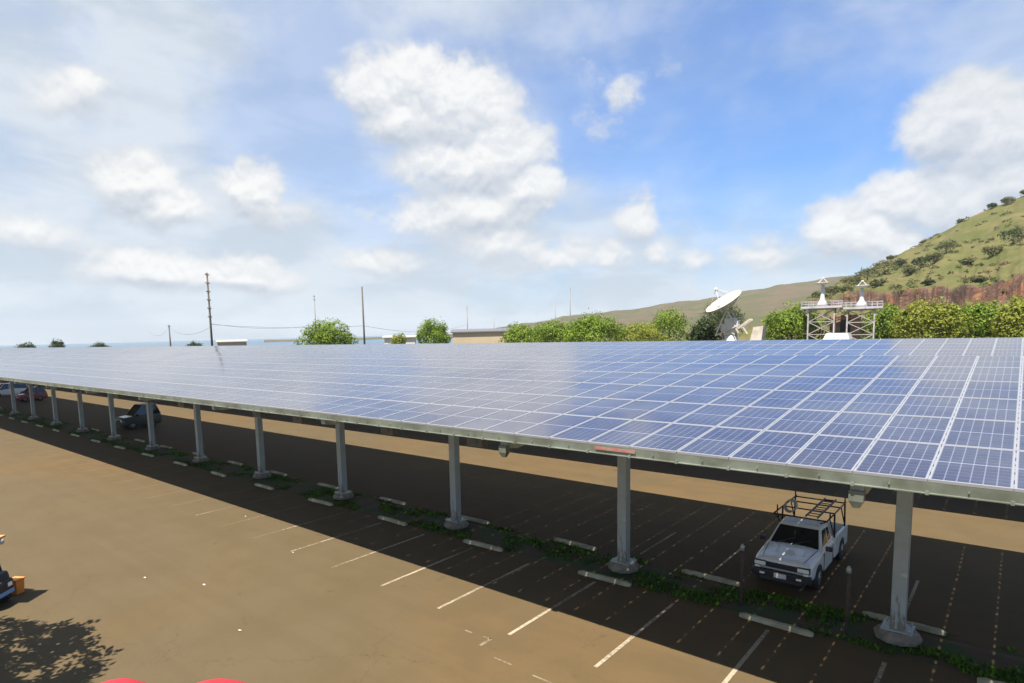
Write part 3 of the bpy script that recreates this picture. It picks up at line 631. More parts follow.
c2, _ = canopy(D2, 'second solar canopy seen as a thin band behind the nearer one', 8, 236, 100, [x + 1.2 for x in XP])
# fittings under the near canopy
mb = MB(); p = plane(-6.4, .0, -.15)
mb.box(-6.85, -5.9, p.y - .014, p.y - .008, p.z + .005, p.z + .075); o = mb.build('red_marking', M['redmark'], c1); o['label'] = 'faded red patch on the edge channel'
mb = MB(); pts = []
for k in range(0, 220):
    x = 3 - k * .5; ph = (k % 8) / 8.0; p = plane(x, .75, -.32 - .16 * math.sin(math.pi * ph)); pts.append(p)
mb.tube(pts, .022, 5); mb.build('cable', M['black'], c1, fix=False)
for x in [-11.0, -14.6, -19.5, -22.3, -29.0, -33.0, -37.0, -44.0, -52.0]:
    p = plane(x, .8, -.56); mb = MB(); mb.box(-.28, .28, -.12, .12, -.16, .16); mb.box(-.1, .1, -.14, -.12, -.08, .08)
    mb.build('junction_box', M['dark_steel'], c1, p, bevel=.02)
# tapered girder ends below the edge channel, one near the truck, one further left
for x in (-1.94, -9.5):
    p = plane(x - .0, .12, -.36); mb = MB()
    mb.loft([[(-.11, -.08, 0), (.11, -.08, 0), (.11, .08, 0), (-.11, .08, 0)], [(-.11, -.08, -.18), (.11, -.08, -.18), (.11, .08, -.18), (-.11, .08, -.18)], [(-.05, -.04, -.30), (.05, -.04, -.30), (.05, .04, -.30), (-.05, .04, -.30)]])
    mb.build('bracket_box', M['fascia'], c1, p)

# ------------------------------------------------------------------ wheel stops
def wheel_stop():
    mb = MB(); rr = random.Random(3)
    secs = []
    for i in range(13):
        x = -.92 + i * 1.84 / 12; w = .10 + rr.uniform(-.006, .006); h = .125 + rr.uniform(-.012, .006); e = .03 if i in (0, 12) else 0
        secs.append([(x, -w + e, .004), (x, w - e, .004), (x, w * .62 - e * .5, h - e), (x, -w * .62 + e * .5, h - e)])
    mb.loft([[Vector(p) for p in s_] for s_ in secs])
    return mb.build('wheel_stop', M['stop'], bevel=.01)
ws = wheel_stop(); first = True
def put_stop(x, y, rz, label, group):
    global first
    o = ws if first else ws.copy()
    if not first: S.collection.objects.link(o)
    first = False
    o.location = (x, y, .006); o.rotation_euler.z = rz; tag(o, label, 'wheel stop', group)
FR = ['at the bottom right corner, right of the nearest post', 'below the front of the white pickup', 'at the foot of the second post from the right', 'just right of the third post from the right', 'between the third and fourth posts from the right', 'at the foot of the fourth post from the right']
GF, GR = 'wheel stops of the front row', 'wheel stops of the rear row'
for k in range(-1, 20):
    x = .59 - (k) * 5.09
    if k < 0: continue
    lab = 'pale concrete wheel stop ' + FR[k] if k < 6 else 'pale concrete wheel stop, %s from the right in the front row' % ORD[k]
    put_stop(x, 16.85 - .008 * k + rnd.uniform(-.04, .04), R(rnd.uniform(-1.5, 2.5)), lab, GF)
RF = ['under the girder right of the nearest post', 'behind the nearest post', 'left of the white pickup beside a thin steel post', 'behind the gap left of the second post', 'right behind the third post', 'in the weeds right of the fourth post']
for k in range(0, 14):
    x = 3.1 - k * 5.05
    lab = 'weathered wheel stop in the weeds, ' + RF[k] if k < 6 else 'weathered wheel stop in the weeds, %s from the right in the rear row' % ORD[k]
    put_stop(x, 18.95 + rnd.uniform(-.06, .06), R(rnd.uniform(-2, 2)), lab, GR)

# ------------------------------------------------------------------ small steel posts by the pickup
for (x, y, lab) in [(-5.62, 17.57, 'thin rusty steel post left of the white pickup'), (-2.98, 17.5, 'thin rusty steel post right of the white pickup')]:
    t = empty('steel_post', (x, y, 0), lab, 'post', 'thin steel posts by the pickup')
    mb = MB(); mb.tube([(0, 0, 0), (.01, 0, 1.62)], .045, 8); mb.build('pole', M['rust'], t, fix=False)
    mb = MB(); mb.lathe([(.06, 1.62), (.06, 1.72), (.03, 1.80)], 8); mb.build('cap', M['galv'], t)

# ------------------------------------------------------------------ vehicles
def wheel(parent, x, y, r=.33, w=.20):
    s = 1 if x > 0 else -1
    mb = MB(); mb.lathe([(r * .62, -w / 2), (r * .93, -w / 2), (r, -w * .33), (r, w * .33), (r * .93, w / 2), (r * .62, w / 2)], 28, (0, 0, 0), axis='x')
    wh = mb.build('wheel', M['rubber'], parent, (x, y, r))
    mb = MB(); mb.lathe([(r * .62, 0), (r * .58, s * .02), (r * .22, s * .012), (r * .18, s * .035), (.01, s * .04)], 20, (s * w * .44, 0, 0), axis='x'); mb.build('rim', M['dull_metal'], wh)
def ring(y, hw, zb, zs, zt, rc=.10, crown=.03):
    """body cross-section: half width, bottom, shoulder and top heights"""
    P = [(hw * .90, zb), (hw, zb + .12), (hw * 1.0, (zb + zs) / 2), (hw * .985, zs), (hw * .90, zt), (hw * .45, zt + crown), (0, zt + crown * 1.15)]
    L = [Vector((x, y, z)) for x, z in P] + [Vector((-x, y, z)) for x, z in reversed(P[:-1])]
    return L
def pickup(loc):
    t = empty('pickup_truck', loc, 'white pickup with a black ladder rack parked nose out in the shade', 'pickup truck')
    mb = MB()      # hood and fenders back to the bed
    mb.loft([ring(.115, .70, .52, .70, .75), ring(.12, .72, .50, .71, .76), ring(.16, .79, .38, .78, .845), ring(.30, .83, .32, .84, .91), ring(.70, .85, .29, .88, .955), ring(1.25, .86, .28, .92, 1.00), ring(1.45, .86, .28, .94, 1.02), ring(2.2, .865, .28, .94, 1.0), ring(2.93, .86, .28, .94, 1.00), ring(2.95, .85, .29, .93, .99)], smooth=True)
    body = mb.build('body', M['white_paint'], t, subd=2)
    mb = MB()
    for s in (-1, 1): mb.bar((s * .58, .28, .925), (s * .70, 1.36, 1.018), .012, .012)
    mb.bar((-.58, .24, .885), (.58, .24, .885), .012, .012)
    for s in (-1, 1):
        for yy in (1.41, 2.53): mb.bar((s * .868, yy, .36), (s * .868, yy, .93), .012, .012)
        mb.bar((s * .868, 1.41, .36), (s * .868, 2.53, .36), .012, .012)
    mb.build('panel_gaps', M['black'], t)
    mb = MB()      # open bed: floor, side walls, tailgate, front wall
    for s in (-1, 1): mb.box(s * .85, s * .76, 2.96, 4.86, .34, .985)
    mb.box(-.76, .76, 2.96, 4.80, .50, .56); mb.box(-.76, .76, 2.96, 3.02, .56, .98); bed = mb.build('bed', M['white_paint'], t, bevel=.02)
    mb = MB(); mb.box(-.76, .76, 4.80, 4.86, .45, .985); mb.build('tailgate', M['white_paint'], t, bevel=.015)
    # cab: base on the cowl, roof tapered
    def q(y, hw, z): return [Vector((-hw, y, z)), Vector((hw, y, z))]
    B = [(-.77, 1.38), (.77, 1.38), (.79, 2.92), (-.79, 2.92)]; T = [(-.60, 2.02), (.60, 2.02), (.635, 2.80), (-.635, 2.80)]; zb_, zt_ = .98, 1.50
    mb = MB(); vb = [Vector((x, y, zb_)) for x, y in B]; vt = [Vector((x, y, zt_)) for x, y in T]; vc = [Vector((x * .86, y + (.08 if y < 2.4 else -.07), zt_ + .045)) for x, y in T]
    mb.loft([vb, vt, vc]); mb.build('cab', M['white_paint'], t, bevel=.025)
    def pane(name, i, j, u0, u1, v0, v1, m='glass', out=.006):
        a, b, c_, d_ = vb[i], vb[j], vt[j], vt[i]
        def P(u, v): return (a.lerp(b, u)).lerp(d_.lerp(c_, u), v)
        n = (b - a).cross(d_ - a).normalized()
        if n.dot(P(.5, .5) - Vector((0, 2.2, 1.2))) < 0: n = -n
        mb = MB(); base = [P(u0, v0), P(u1, v0), P(u1, v1), P(u0, v1)]
        mb.loft([[p + n * -.02 for p in base], [p + n * out for p in base]]); return mb.build(name, M[m], t)
    pane('windscreen', 0, 1, .04, .96, .07, .93)
    pane('rear_window', 2, 3, .08, .92, .2, .88)
    pane('side_window', 1, 2, .13, .56, .12, .88); pane('side_window', 1, 2, .61, .86, .16, .86)
    pane('side_window', 3, 0, .44, .87, .12, .88); pane('side_window', 3, 0, .14, .39, .16, .86)
    for s in (-1, 1):
        mb = MB(); mb.box(s * .85, s * .866, 1.42, 2.52, .37, .92); dr = mb.build('door', M['white_paint'], t, bevel=.004)
        mb = MB(); mb.box(s * .862, s * .885, 2.30, 2.44, .80, .83); mb.build('handle', M['black'], dr)
        mb = MB(); mb.box(s * .86, s * 1.05, 1.50, 1.60, .98, 1.13); mb.build('mirror', M['black'], t, bevel=.03)
        mb = MB()      # dark wheel arch
        for cy in (.86, 3.95):
            pr = [(0, 0)] + [(math.cos(a) * .42, math.sin(a) * .42) for a in [math.pi * k / 14 for k in range(15)]]
            o_ = [Vector((s * .852, cy + a, .33 + b)) for a, b in pr]; i_ = [Vector((s * .70, cy + a, .33 + b)) for a, b in pr]
            o_ = [p + Vector((s * .006, 0, 0)) for p in o_]; mb.loft([i_, o_])
        mb.build('wheel_arch', M['black'], t)
        for cy in (.86, 3.95): wheel(t, s * .76, cy, .34, .22)
        mb = MB(); mb.box(s * .44, s * .76, .06, .20, .665, .785); mb.build('headlight', M['lens'], t, bevel=.02)
        mb = MB(); mb.box(s * .43, s * .775, .075, .20, .64, .81); mb.build('headlight_surround', M['black'], t, bevel=.01)
        mb = MB(); mb.box(s * .60, s * .74, .06, .14, .585, .65); mb.build('turn_signal', M['lens'], t, bevel=.01)
        mb = MB(); mb.box(s * .855, s * .75, 4.84, 4.875, .62, .90); mb.build('tail_light', M['redlens'], t)
    mb = MB(); mb.box(-.43, .43, .07, .16, .655, .80); mb.build('grille', M['black'], t)
    mb = MB(); mb.box(-.58, .58, .045, .14, .60, .65); mb.build('grille_bar', M['silver'], t, bevel=.008)
    mb = MB(); mb.box(-.82, .82, -.02, .20, .36, .575); mb.box(-.62, .62, .02, .2, .24, .36); bp = mb.build('front_bumper', M['black'], t, bevel=.03)
    mb = MB(); mb.box(-.17, .17, -.035, -.022, .40, .54); mb.build('licence_plate', M['plate'], bp)
    mb = MB(); mb.box(.44, .58, -.03, -.02, .44, .50); mb.box(-.58, -.44, -.03, -.02, .44, .50); mb.build('fog_light', M['lens'], bp)
    mb = MB(); mb.box(-.82, .82, 4.86, 4.98, .42, .56); mb.build('rear_bumper', M['silver'], t, bevel=.02)
    for s in (-.22, .22):
        mb = MB(); mb.bar((s - .3, 1.36, 1.035), (s + .22, 1.62, 1.20), .02); mb.build('wiper', M['black'], t)
    # ladder rack on four legs
    mb = MB(); zr = 1.78
    for s in (-1, 1):
        mb.tube([(s * .78, 2.0, zr), (s * .78, 4.75, zr)], .025, 6)
        for yy in (3.05, 4.60): mb.tube([(s * .80, yy, .98), (s * .78, yy, zr)], .028, 6)
        mb.tube([(s * .80, 3.05, 1.0), (s * .78, 2.35, zr)], .02, 6); mb.tube([(s * .80, 4.60, 1.0), (s * .78, 4.0, zr)], .02, 6)
        mb.tube([(s * .78, 2.0, zr), (s * .62, 1.86, zr - .07)], .02, 6)
        mb.tube([(s * .78, 4.6, zr), (s * .78, 4.6, zr + .22)], .022, 6); mb.tube([(s * .78, 2.4, zr), (s * .78, 2.4, zr + .2)], .022, 6)
    for yy in (2.0, 3.05, 3.9, 4.60): mb.tube([(-.78, yy, zr), (.78, yy, zr)], .024, 6)
    mb.build('ladder_rack', M['black'], t, fix=False)
    return t
pickup((-5.05, 19.25, .004))
# gear strapped on the rack: things of their own
t = empty('coiled_hose', (-5.42, 21.55, 1.82), 'grey coil lying on the front of the pickup ladder rack', 'hose')
for i in range(4):
    mb = MB(); pts = [(math.cos(a) * .17, math.sin(a) * .10, .02 + math.sin(a) * .17 + .17) for a in [2 * math.pi * k / 20 for k in range(21)]]
    mb.tube([(x, y + i * .05, z) for x, y, z in pts], .025, 6); mb.build('coil', M['galv'], t, fix=False)
mb = MB()
for s in (-.17, .17): mb.bar((s, 0, .03), (s, 2.6, .03), .03, .06)
for k in range(9): mb.bar((-.17, .15 + k * .29, .03), (.17, .15 + k * .29, .03), .028)
o = mb.build('ladder', M['dark_steel'], loc=(-4.72, 21.3, 1.81)); tag(o, 'dark ladder lying on the pickup rack', 'ladder')

def car(name, loc, rz, paint, label, cat, L=4.5, H=1.7, W=.9, suv=True):
    t = empty(name, loc, label, cat, 'vehicles parked far left under the canopy', rz=rz)
    zt = H * .56; mb = MB()
    mb.loft([ring(.05, W * .86, .40, zt * .72, zt * .80), ring(.25, W * .96, .28, zt * .84, zt * .9), ring(1.1, W, .24, zt * .93, zt), ring(L * .7, W, .24, zt * .96, zt * 1.02), ring(L - .2, W * .96, .28, zt * .95, zt), ring(L, W * .88, .42, zt * .8, zt * .9)])
    mb.build('body', M[paint], t, bevel=.04)
    ye = L - .12 if suv else L - .9
    B = [(-W * .9, 1.0), (W * .9, 1.0), (W * .9, ye), (-W * .9, ye)]; T = [(-W * .72, 1.75), (W * .72, 1.75), (W * .72, ye - .35), (-W * .72, ye - .35)]
    vb = [Vector((x, y, zt)) for x, y in B]; vt = [Vector((x, y, H - .05)) for x, y in T]; vc = [Vector((x * .85, y + (.1 if y < 2.4 else -.1), H)) for x, y in T]
    mb = MB(); mb.loft([vb, vt]); mb.build('windows', M['glass'], t)
    mb = MB(); mb.loft([[v + Vector((0, 0, .002)) for v in vt], vc]);
    for i in range(4): mb.bar(vb[i], vt[i], .09)
    for s in (-1, 1): mb.bar((s * W * .91, 2.35, zt), (s * W * .73, 2.35, H - .05), .07)
    mb.build('roof', M[paint], t, bevel=.02)
    for s in (-1, 1):
        for cy in (.9, L - .95): wheel(t, s * (W - .1), cy, .34, .22)
        mb = MB(); mb.box(s * W * .55, s * W * .84, .0, .12, zt * .62, zt * .76); mb.build('headlight', M['lens'], t, bevel=.01)
        mb = MB(); mb.box(s * (W - .02), s * (W + .17), 1.3, 1.42, zt - .05, zt + .13); mb.build('mirror', M['black'], t, bevel=.02)
    mb = MB(); mb.box(-W * .5, W * .5, .0, .1, zt * .58, zt * .76); mb.build('grille', M['black'], t)
    mb = MB(); mb.box(-W * .9, W * .9, -.05, .15, .28, .48); mb.build('bumper', M['black'], t, bevel=.03)
    return t
car('parked_jeep', (-60.8, 20.3, .004), 0, 'dark_paint', 'dark green boxy vehicle parked in the shade between two far posts', 'car', L=3.5, H=2.15)
car('parked_car', (-103.3, 22.0, .004), 0, 'red_paint', 'red vehicle parked in the shade near the left edge of the photo', 'car', H=1.95, L=3.6)
car('parked_van', (-117.0, 21.8, .004), 0, 'white_paint', 'white vehicle at the extreme left under the canopy', 'car', H=2.0, L=4.9)

# ------------------------------------------------------------------ forklift at the left edge of the frame, orange box behind it
t = empty('forklift', (-23.62, 3.31, .004), 'orange and black forklift cut off by the left edge of the photo', 'forklift', rz=R(131))
mb = MB(); mb.loft([[Vector((x * w_, y, z)) for x, z in [(-.48, .22), (.48, .22), (.50, .55), (.46, z1), (-.46, z1), (-.50, .55)]] for y, w_, z1 in [(-1.05, .8, .80), (-.95, 1.0, .98), (-.35, 1.0, 1.02), (.55, 1.0, .72), (.75, .95, .66)]])
mb.build('body', M['black'], t, bevel=.04)
mb = MB(); mb.box(-.46, .46, -1.12, -.55, .30, .78); mb.build('counterweight', M['seat'], t, bevel=.08)
mb = MB()
for x in (-.43, .43):
    mb.tube([(x, -.75, .98), (x, -.55, 2.02)], .035, 6); mb.tube([(x, .55, .75), (x, .30, 2.02)], .035, 6); mb.bar((x, -.6, 2.04), (x, .35, 2.04), .06)
mb.build('guard_posts', M['black'], t, fix=False)
mb = MB(); mb.box(-.47, .47, -1.0, .42, 2.04, 2.10)
for k in range(6): mb.box(-.46, .46, -.62 + k * .19, -.54 + k * .19, 2.10, 2.14)
mb.build('overhead_guard', M['yellow'], t, bevel=.01)
mb = MB(); mb.lathe([(.05, 1.86), (.09, 1.9), (.09, 2.0), (.04, 2.04)], 10, (.30, -.96, 0)); mb.build('lamp', M['white_metal'], t)
mb = MB(); mb.box(-.40, .40, -1.135, -1.12, .34, .46); mb.build('rear_stripe', M['blue_trim'], t)
mb = MB(); mb.box(.18, .34, -1.135, -1.12, .56, .68); mb.box(-.34, -.18, -1.135, -1.12, .56, .68); mb.build('rear_light', M['lens'], t)
mb = MB(); mb.box(-.22, .22, -.55, -.1, .98, 1.08); mb.box(-.22, .22, -.60, -.48, 1.08, 1.50); mb.build('seat', M['seat'], t, bevel=.04)
mb = MB(); mb.tube([(0, .5, .7), (0, .28, 1.22)], .02, 6); mb.lathe([(.16, 0), (.175, .012), (.16, .024)], 18, (0, .28, 1.22)); mb.build('steering_wheel', M['black'], t, fix=False)
mb = MB()
for x in (-.30, .30): mb.box(x - .05, x + .05, .80, .90, .1, 2.0)
for z in (.4, 1.2, 1.95): mb.box(-.3, .3, .82, .88, z, z + .08)
mb.build('mast', M['black'], t)
for x in (-.25, .25):
    mb = MB(); mb.box(x - .05, x + .05, .92, 1.95, .06, .10); mb.box(x - .05, x + .05, .90, .95, .06, .60); mb.build('fork', M['dark_steel'], t)
for x, y, r in [(-.50, .45, .29), (.50, .45, .29), (-.42, -.75, .23), (.42, -.75, .23)]: wheel(t, x, y, r, .18)
mb = MB(); mb.box(.504, .516, -.75, -.3, .50, .64); mb.build('side_stripe', M['blue_trim'], t)
t = empty('orange_bin', (-23.75, 4.55, .004), 'small orange bin standing right of the forklift', 'bin', rz=R(30))
mb = MB(); mb.loft([[Vector((x * s_, y * s_, z)) for x, y in [(-.17, -.15), (.17, -.15), (.17, .15), (-.17, .15)]] for s_, z in [(.86, 0), (1, .44), (1.12, .45), (1.12, .49)]]); mb.build('body', M['orange'], t, bevel=.012)
mb = MB(); mb.box(-.08, .08, -.155, -.147, .14, .30); mb.build('red_patch', M['redlens'], t)

# ------------------------------------------------------------------ red umbrellas whose tops reach into the bottom of the frame
def umbrella(x, y, z, rad, label):
    t = empty('red_umbrella', (x, y, 0), label, 'umbrella', 'red umbrellas at the bottom edge')
    mb = MB(); n = 48
    prof = [(.02, z), (rad * .25, z - .04), (rad * .5, z - .14), (rad * .75, z - .31), (rad, z - .56), (rad, z - .60), (rad * .75, z - .34), (rad * .5, z - .17), (rad * .25, z - .07), (.02, z - .03)]
    mb.lathe(prof, n); mb.build('canopy', M['umbrella'], t)
    mb = MB(); mb.tube([(0, 0, .05), (0, 0, z - .02)], .022, 8); mb.build('pole', M['silver'], t, fix=False)
    mb = MB(); mb.lathe([(.28, 0), (.28, .05), (.05, .09)], 20); mb.build('base', M['dark_steel'], t)
umbrella(-9.64, 4.16, 2.31, 1.0, 'red umbrella top showing at the bottom edge, the larger right one')
umbrella(-10.80, 3.10, 2.42, 0.85, 'red umbrella top barely showing at the bottom edge, the left one')

# ------------------------------------------------------------------ litter
for k, (x, y, lab) in enumerate([(-21.75, 7.65, 'small white scrap on the asphalt above the left red top'), (-19.83, 12.08, 'pale scrap on the asphalt near the front shadow edge'), (-19.54, 8.62, 'white scrap left of the asphalt centre'), (-15.6, 7.75, 'white paper scrap in the lower left aisle'), (-25.69, 13.4, 'pale scrap below the shadow edge')]):
    mb = MB(); rr = random.Random(k); n = 7
    ring_ = [(math.cos(2 * math.pi * j / n) * rr.uniform(.03, .08), math.sin(2 * math.pi * j / n) * rr.uniform(.02, .05), rr.uniform(.004, .03)) for j in range(n)]
    mb.add([(0, 0, .035)] + ring_, [(0, j + 1, (j + 1) % n + 1) for j in range(n)])
    tag(mb.build('paper_scrap', M['paper'], loc=(x, y, .008), fix=False), lab, 'litter', 'scraps of litter on the asphalt')

# ------------------------------------------------------------------ utility poles and wires
def pole(x, y, top, r, label, arms=0, m='wood_pole', aw=1.2):
    t = empty('utility_pole', (x, y, 0), label, 'utility pole', 'utility poles on the skyline', rz=R(-55))
    mb = MB(); mb.tube([(0, 0, -.3), (0, 0, top)], [r, r * .62], 8); mb.build('pole', M[m], t, fix=False)
    for k in range(arms):
        z = top - .5 - k * (top * .085 if arms > 3 else 1.3)
        mb = MB(); mb.box(-aw, aw, -.07, .07, z - .08, z + .08)
        ar = mb.build('crossarm', M[m], t)
        for s in (-1, -.55, .55, 1):
            i_ = MB(); i_.lathe([(.05, z + .08), (.09, z + .16), (.05, z + .24), (.08, z + .30), (.03, z + .36)], 8, (s * aw * .93, 0, 0)); i_.build('insulator', M['insul'], ar)
pole(-153, 74.1, 24.3, .32, 'tallest dark utility pole with several short crossarms on the left skyline', 6, aw=.9)
pole(-117.2, 93.6, 19.3, .27, 'plain dark pole without crossarms right of the large round tree')
pole(-239.9, 100.3, 13.6, .34, 'short pole left of the tallest pole with crossarms', 1, aw=.8)
pole(-214.5, 147, 24.5, .30, 'pale pole rising behind the large round tree', 2, 'pale_pole', 1.0)
pole(-187.4, 208, 19.9, .28, 'pale pole above the left end of the tan building', 2, 'pale_pole', 1.3)
pole(-210, 254, 15.4, .28, 'short faint pole above the right end of the tan building', 0, 'pale_pole')
pole(-167.8, 248.7, 21, .30, 'faint pole, left one of the pair above the row of trees', 0, 'pale_pole')
pole(-161.9, 252.6, 28.2, .32, 'taller faint pole with crossarms, right one of the pair above the row of trees', 2, 'pale_pole', 1.6)
pole(-163.8, 365, 17.6, .35, 'very small faint pole on the far slope', 0, 'pale_pole')
def wire(a, b, sag, label):
    mb = MB(); a, b = Vector(a), Vector(b)
    mb.tube([a.lerp(b, k / 16) - Vector((0, 0, sag * 4 * (k / 16) * (1 - k / 16))) for k in range(17)], .035, 4)
    tag(mb.build('overhead_wire', M['wire'], fix=False), label, 'wire', 'overhead wires between the poles')
wire((-153, 74.1, 11.0), (-239.9, 100.3, 12.6), 2.2, 'overhead wire from the tallest pole left to the short pole')
wire((-239.9, 100.3, 12.6), (-330, 128, 12.5), 2.5, 'overhead wire running off left from the short pole')
wire((-153, 74.1, 11.6), (-117.2, 93.6, 10.2), .6, 'overhead wire from the tallest pole right to the plain pole')
wire((-153, 74.1, 11.8), (-214.5, 147, 13.0), 1.5, 'overhead wire from the tallest pole back to the pole behind the round tree')
wire((-117.2, 93.6, 10.2), (-187.4, 208, 12.0), 2.4, 'overhead wire from the plain pole towards the tan building')

# ------------------------------------------------------------------ buildings beyond
def building(name, a, b, dep, h, wall, roof, label, lean=.0, doors=3):
    a, b = Vector((a[0], a[1], 0)), Vector((b[0], b[1], 0)); d = (b - a); L = d.length; ang = math.atan2(d.y, d.x)
    t = empty(name, a, label, 'building', rz=ang)
    mb = MB(); mb.box(0, L, 0, dep, 0, h); mb.build('wall', M[wall], t)
    mb = MB(); mb.loft([[Vector((x, -.5, h + .005)), Vector((x, dep + .5, h + .005)), Vector((x, dep + .5, h + .35)), Vector((x, dep / 2, h + .35 + lean)), Vector((x, -.5, h + .35))] for x in (-.5, L + .5)]); mb.build('roof', M[roof], t)
    for k in range(doors):
        x = L * (k + .5) / doors; mb = MB(); mb.box(x - 1.4, x + 1.4, -.05, .02, 0, 3.2); mb.build('door', M['deck'], t)
building('warehouse', (-130.5, 138), (-117, 149.5), 12, 8.0, 'tan_wall', 'roof_dark', 'long low tan warehouse with a dark roof edge beyond the canopies', .8)
building('shed', (-137.5, 117), (-131.2, 123), 6, 7.1, 'pale_wall', 'pale_wall', 'small pale building between the plain pole and the tan warehouse', .2, 1)
building('house', (-296, 146), (-290, 158), 10, 6.3, 'roof_brown', 'roof_brown', 'low brown-roofed building on the left horizon right of the tallest pole', .9, 1)

# ------------------------------------------------------------------ dish antenna
t = empty('dish_antenna', (-37.6, 109.0, 0), 'large white dish antenna tilted on its mount, facing up to the left', 'antenna')
ctr = Vector((-.95, -.4, 11.7)); ax = Vector((-.36, -.40, .80)).normalized()       # axis of the dish
qx = ax.cross(Vector((0, 0, 1))).normalized(); qy = qx.cross(ax)
def dpt(r, a, h): return ctr + qx * (r * math.cos(a)) + qy * (r * math.sin(a)) + ax * h
mb = MB(); n = 40; rsn = [0.05, .7, 1.4, 2.1, 2.8, 3.2]; vs = [dpt(r, 2 * math.pi * k / n, r * r / 15.0) for r in rsn for k in range(n)] + [dpt(r, 2 * math.pi * k / n, r * r / 15.0 - .12) for r in reversed(rsn) for k in range(n)]
mb.add(vs, [(i * n + k, i * n + (k + 1) % n, (i + 1) * n + (k + 1) % n, (i + 1) * n + k) for i in range(2 * len(rsn) - 1) for k in range(n)], 0, True)
mb.build('reflector', M['cream'], t)
mb = MB()
for k in range(12):
    a = 2 * math.pi * k / 12; mb.bar(dpt(.4, a, -.9), dpt(3.0, a, .45), .08); mb.bar(dpt(1.9, a, -.35), dpt(1.9, a, .1), .06)
    b_ = 2 * math.pi * (k + 1) / 12; mb.bar(dpt(1.9, a, -.35), dpt(1.9, b_, -.35), .06)
mb.build('back_frame', M['white_metal'], t)
mb = MB()
for k in range(4):
    a = math.pi / 4 + k * math.pi / 2; mb.tube([dpt(2.7, a, .5), dpt(.15, a, 2.9)], .05, 5)
mb.build('feed_struts', M['white_metal'], t, fix=False)
mb = MB(); mb.tube([dpt(0, 0, 2.6), dpt(0, 0, 3.3)], [.16, .30], 10); mb.build('feed', M['white_metal'], t, fix=False)
mb = MB()
for (a, b, w) in [((-.6, -.9, 10.6), (-2.2, -1.2, 6.4), .22), ((-.6, .9, 10.6), (-2.2, 1.2, 6.4), .22), ((-.4, -.9, 10.6), (1.6, -1.1, 6.8), .22), ((-.4, .9, 10.6), (1.6, 1.1, 6.8), .22), ((-2.2, -1.2, 6.4), (1.8, -1.2, 8.2), .16), ((-1.6, -1, 7.8), (1.0, -1, 6.6), .14),
                  ((.6, -.5, 7.0), (3.3, -.6, 9.0), .35), ((.6, .5, 7.0), (3.3, .4, 9.0), .35), ((2.0, -.6, 8.0), (2.9, -.6, 6.6), .18), ((-2.4, -1, 7.4), (-1.2, -1, 8.4), .16)]:
    mb.bar(a, b, w)
mb.build('mount_arms', M['cream'], t)
mb = MB(); mb.box(-.9, .8, -.8, .8, 6.4, 9.3); mb.box(-1.5, -.5, -.9, .2, 7.2, 8.3); mb.box(.2, 1.4, -.9, .3, 6.9, 8.9); mb.build('hub_housing', M['white_metal'], t, bevel=.1)
mb = MB(); mb.lathe([(1.9, 0), (1.9, .4), (1.15, .5), (1.05, 6.4)], 20); mb.build('pedestal', M['white_metal'], t)
mb = MB(); mb.loft([[Vector((3.4, -.9, 5.4)), Vector((5.2, -.9, 5.4)), Vector((5.2, .9, 5.4)), Vector((3.4, .9, 5.4))], [Vector((3.9, -.9, 7.7)), Vector((5.5, -.9, 7.9)), Vector((5.5, .9, 7.9)), Vector((3.9, .9, 7.7))]]); mb.box(3.5, 5.1, -.8, .8, 0, 5.4); mb.build('equipment_cabin', M['cream'], t)

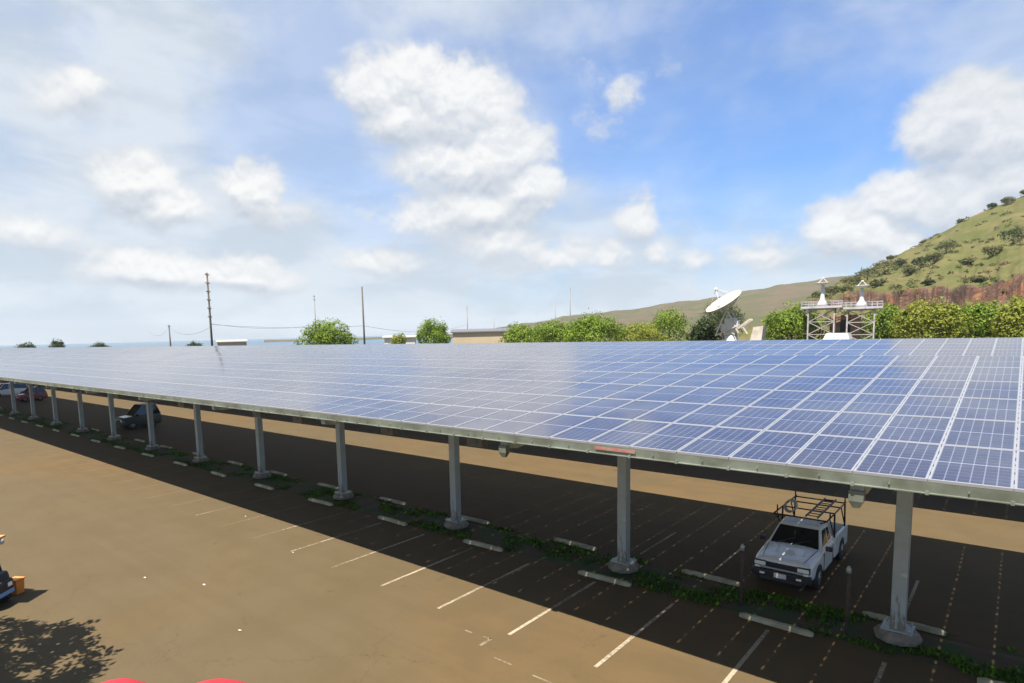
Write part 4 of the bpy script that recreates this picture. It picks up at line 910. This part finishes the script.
# ------------------------------------------------------------------ antenna platforms
def platform(x, y, zd, ztop, label):
    t = empty('antenna_platform', (x, y, 0), label, 'antenna tower', 'antenna platforms behind the canopies', rz=R(8))
    mb = MB(); mb.box(-3.0, 3.0, -2.0, 2.0, zd - .35, zd); mb.build('deck', M['deck'], t)
    mb = MB()
    for z in (.4, .8):
        for yy in (-1.97, 1.97): mb.bar((-3.0, yy, zd + z), (3.0, yy, zd + z), .06)
        for xx in (-2.97, 2.97): mb.bar((xx, -2, zd + z), (xx, 2, zd + z), .06)
    for k in range(9):
        for yy in (-1.97, 1.97): mb.bar((-2.97 + k * .7425, yy, zd), (-2.97 + k * .7425, yy, zd + .8), .05)
    mb.build('railing', M['deck'], t)
    for sx in (-1, 1):
        for sy in (-1, 1):
            mb = MB(); mb.bar((sx * 1.9, sy * 1.5, 0), (sx * 1.9, sy * 1.5, zd - .36), .22); mb.build('leg', M['lattice'], t)
    mb = MB(); nz = 5; h = (zd - .5) / nz
    for k in range(nz):
        z0, z1 = k * h, (k + 1) * h
        for sy in (-1.5, 1.5): mb.bar((-1.9, sy, z0), (1.9, sy, z1), .11); mb.bar((1.9, sy, z0), (-1.9, sy, z1), .11); mb.bar((-1.9, sy, z1), (1.9, sy, z1), .11)
        for sx in (-1.9, 1.9): mb.bar((sx, -1.5, z0), (sx, 1.5, z1), .11); mb.bar((sx, 1.5, z0), (sx, -1.5, z1), .11)
    for s in (-1, 1): mb.bar((s * 1.9, -1.5, zd - 1.6), (s * 3.1, -1.5, zd - .4), .14)
    mb.build('bracing', M['lattice'], t)
    mb = MB(); mb.lathe([(.85, zd), (.75, zd + .5), (.34, zd + 1.2), (.30, ztop - 2.1), (.22, ztop - 1.2)], 14); pd = mb.build('pedestal', M['white_metal'], t)
    mb = MB(); mb.lathe([(.20, ztop - 1.2), (.95, ztop - .95), (1.15, ztop - .82), (1.0, ztop - .78), (.15, ztop - 1.0)], 20); mb.build('dish', M['white_metal'], t)
    mb = MB()
    for k in range(4): a = math.pi / 4 + k * math.pi / 2; mb.bar((math.cos(a) * .95, math.sin(a) * .95, ztop - .85), (0, 0, ztop), .07)
    mb.lathe([(.18, ztop - .2), (.18, ztop + .05)], 8); mb.build('feed_struts', M['white_metal'], t)
platform(-25.6, 117.4, 10.9, 15.6, 'left antenna platform on lattice legs with a small white dish on top')
platform(-20.4, 120.3, 10.6, 14.9, 'right antenna platform on lattice legs with a small white dish on top')
t = empty('equipment_shelter', (-22.9, 116.4, 0), 'small white-roofed shelter between the two antenna platforms', 'building')
mb = MB(); mb.box(-1.6, 1.6, -1.2, 1.2, 0, 5.4); mb.build('wall', M['pale_wall'], t)
mb = MB(); mb.loft([[Vector((-1.9, -1.4, 5.41)), Vector((1.9, -1.4, 5.41)), Vector((1.9, 1.4, 5.41)), Vector((-1.9, 1.4, 5.41))], [Vector((-1.5, -1.1, 6.4)), Vector((1.6, -1.1, 6.4)), Vector((1.6, 1.1, 6.4)), Vector((-1.5, 1.1, 6.4))]]); mb.build('roof', M['white_metal'], t)
t = empty('brick_block', (-22.7, 121.5, 0), 'brown block wall seen between the antenna platforms', 'wall')
mb = MB(); mb.box(-2.4, 2.0, -.6, .6, 0, 9.4); mb.build('wall', M['brick'], t)
mb = MB(); mb.box(-.8, .7, -.66, -.55, 5.8, 8.6); mb.build('opening', M['black'], t)

# ------------------------------------------------------------------ air
mb = MB(); mb.box(-6100, 3100, -3100, 6100, -14, 190)
m = bpy.data.materials.new('haze air'); m.use_nodes = True; q = NG(m.node_tree); q.n.remove(q.n['Principled BSDF'])
v = q.new('ShaderNodeVolumePrincipled'); v.inputs['Color'].default_value = (0.80, 0.88, 0.97, 1); v.inputs['Density'].default_value = 0.00008; v.inputs['Anisotropy'].default_value = 0.2
q.l.new(v.outputs[0], q.n['Material Output'].inputs['Volume'])
tag(mb.build('haze', m), kind='stuff')
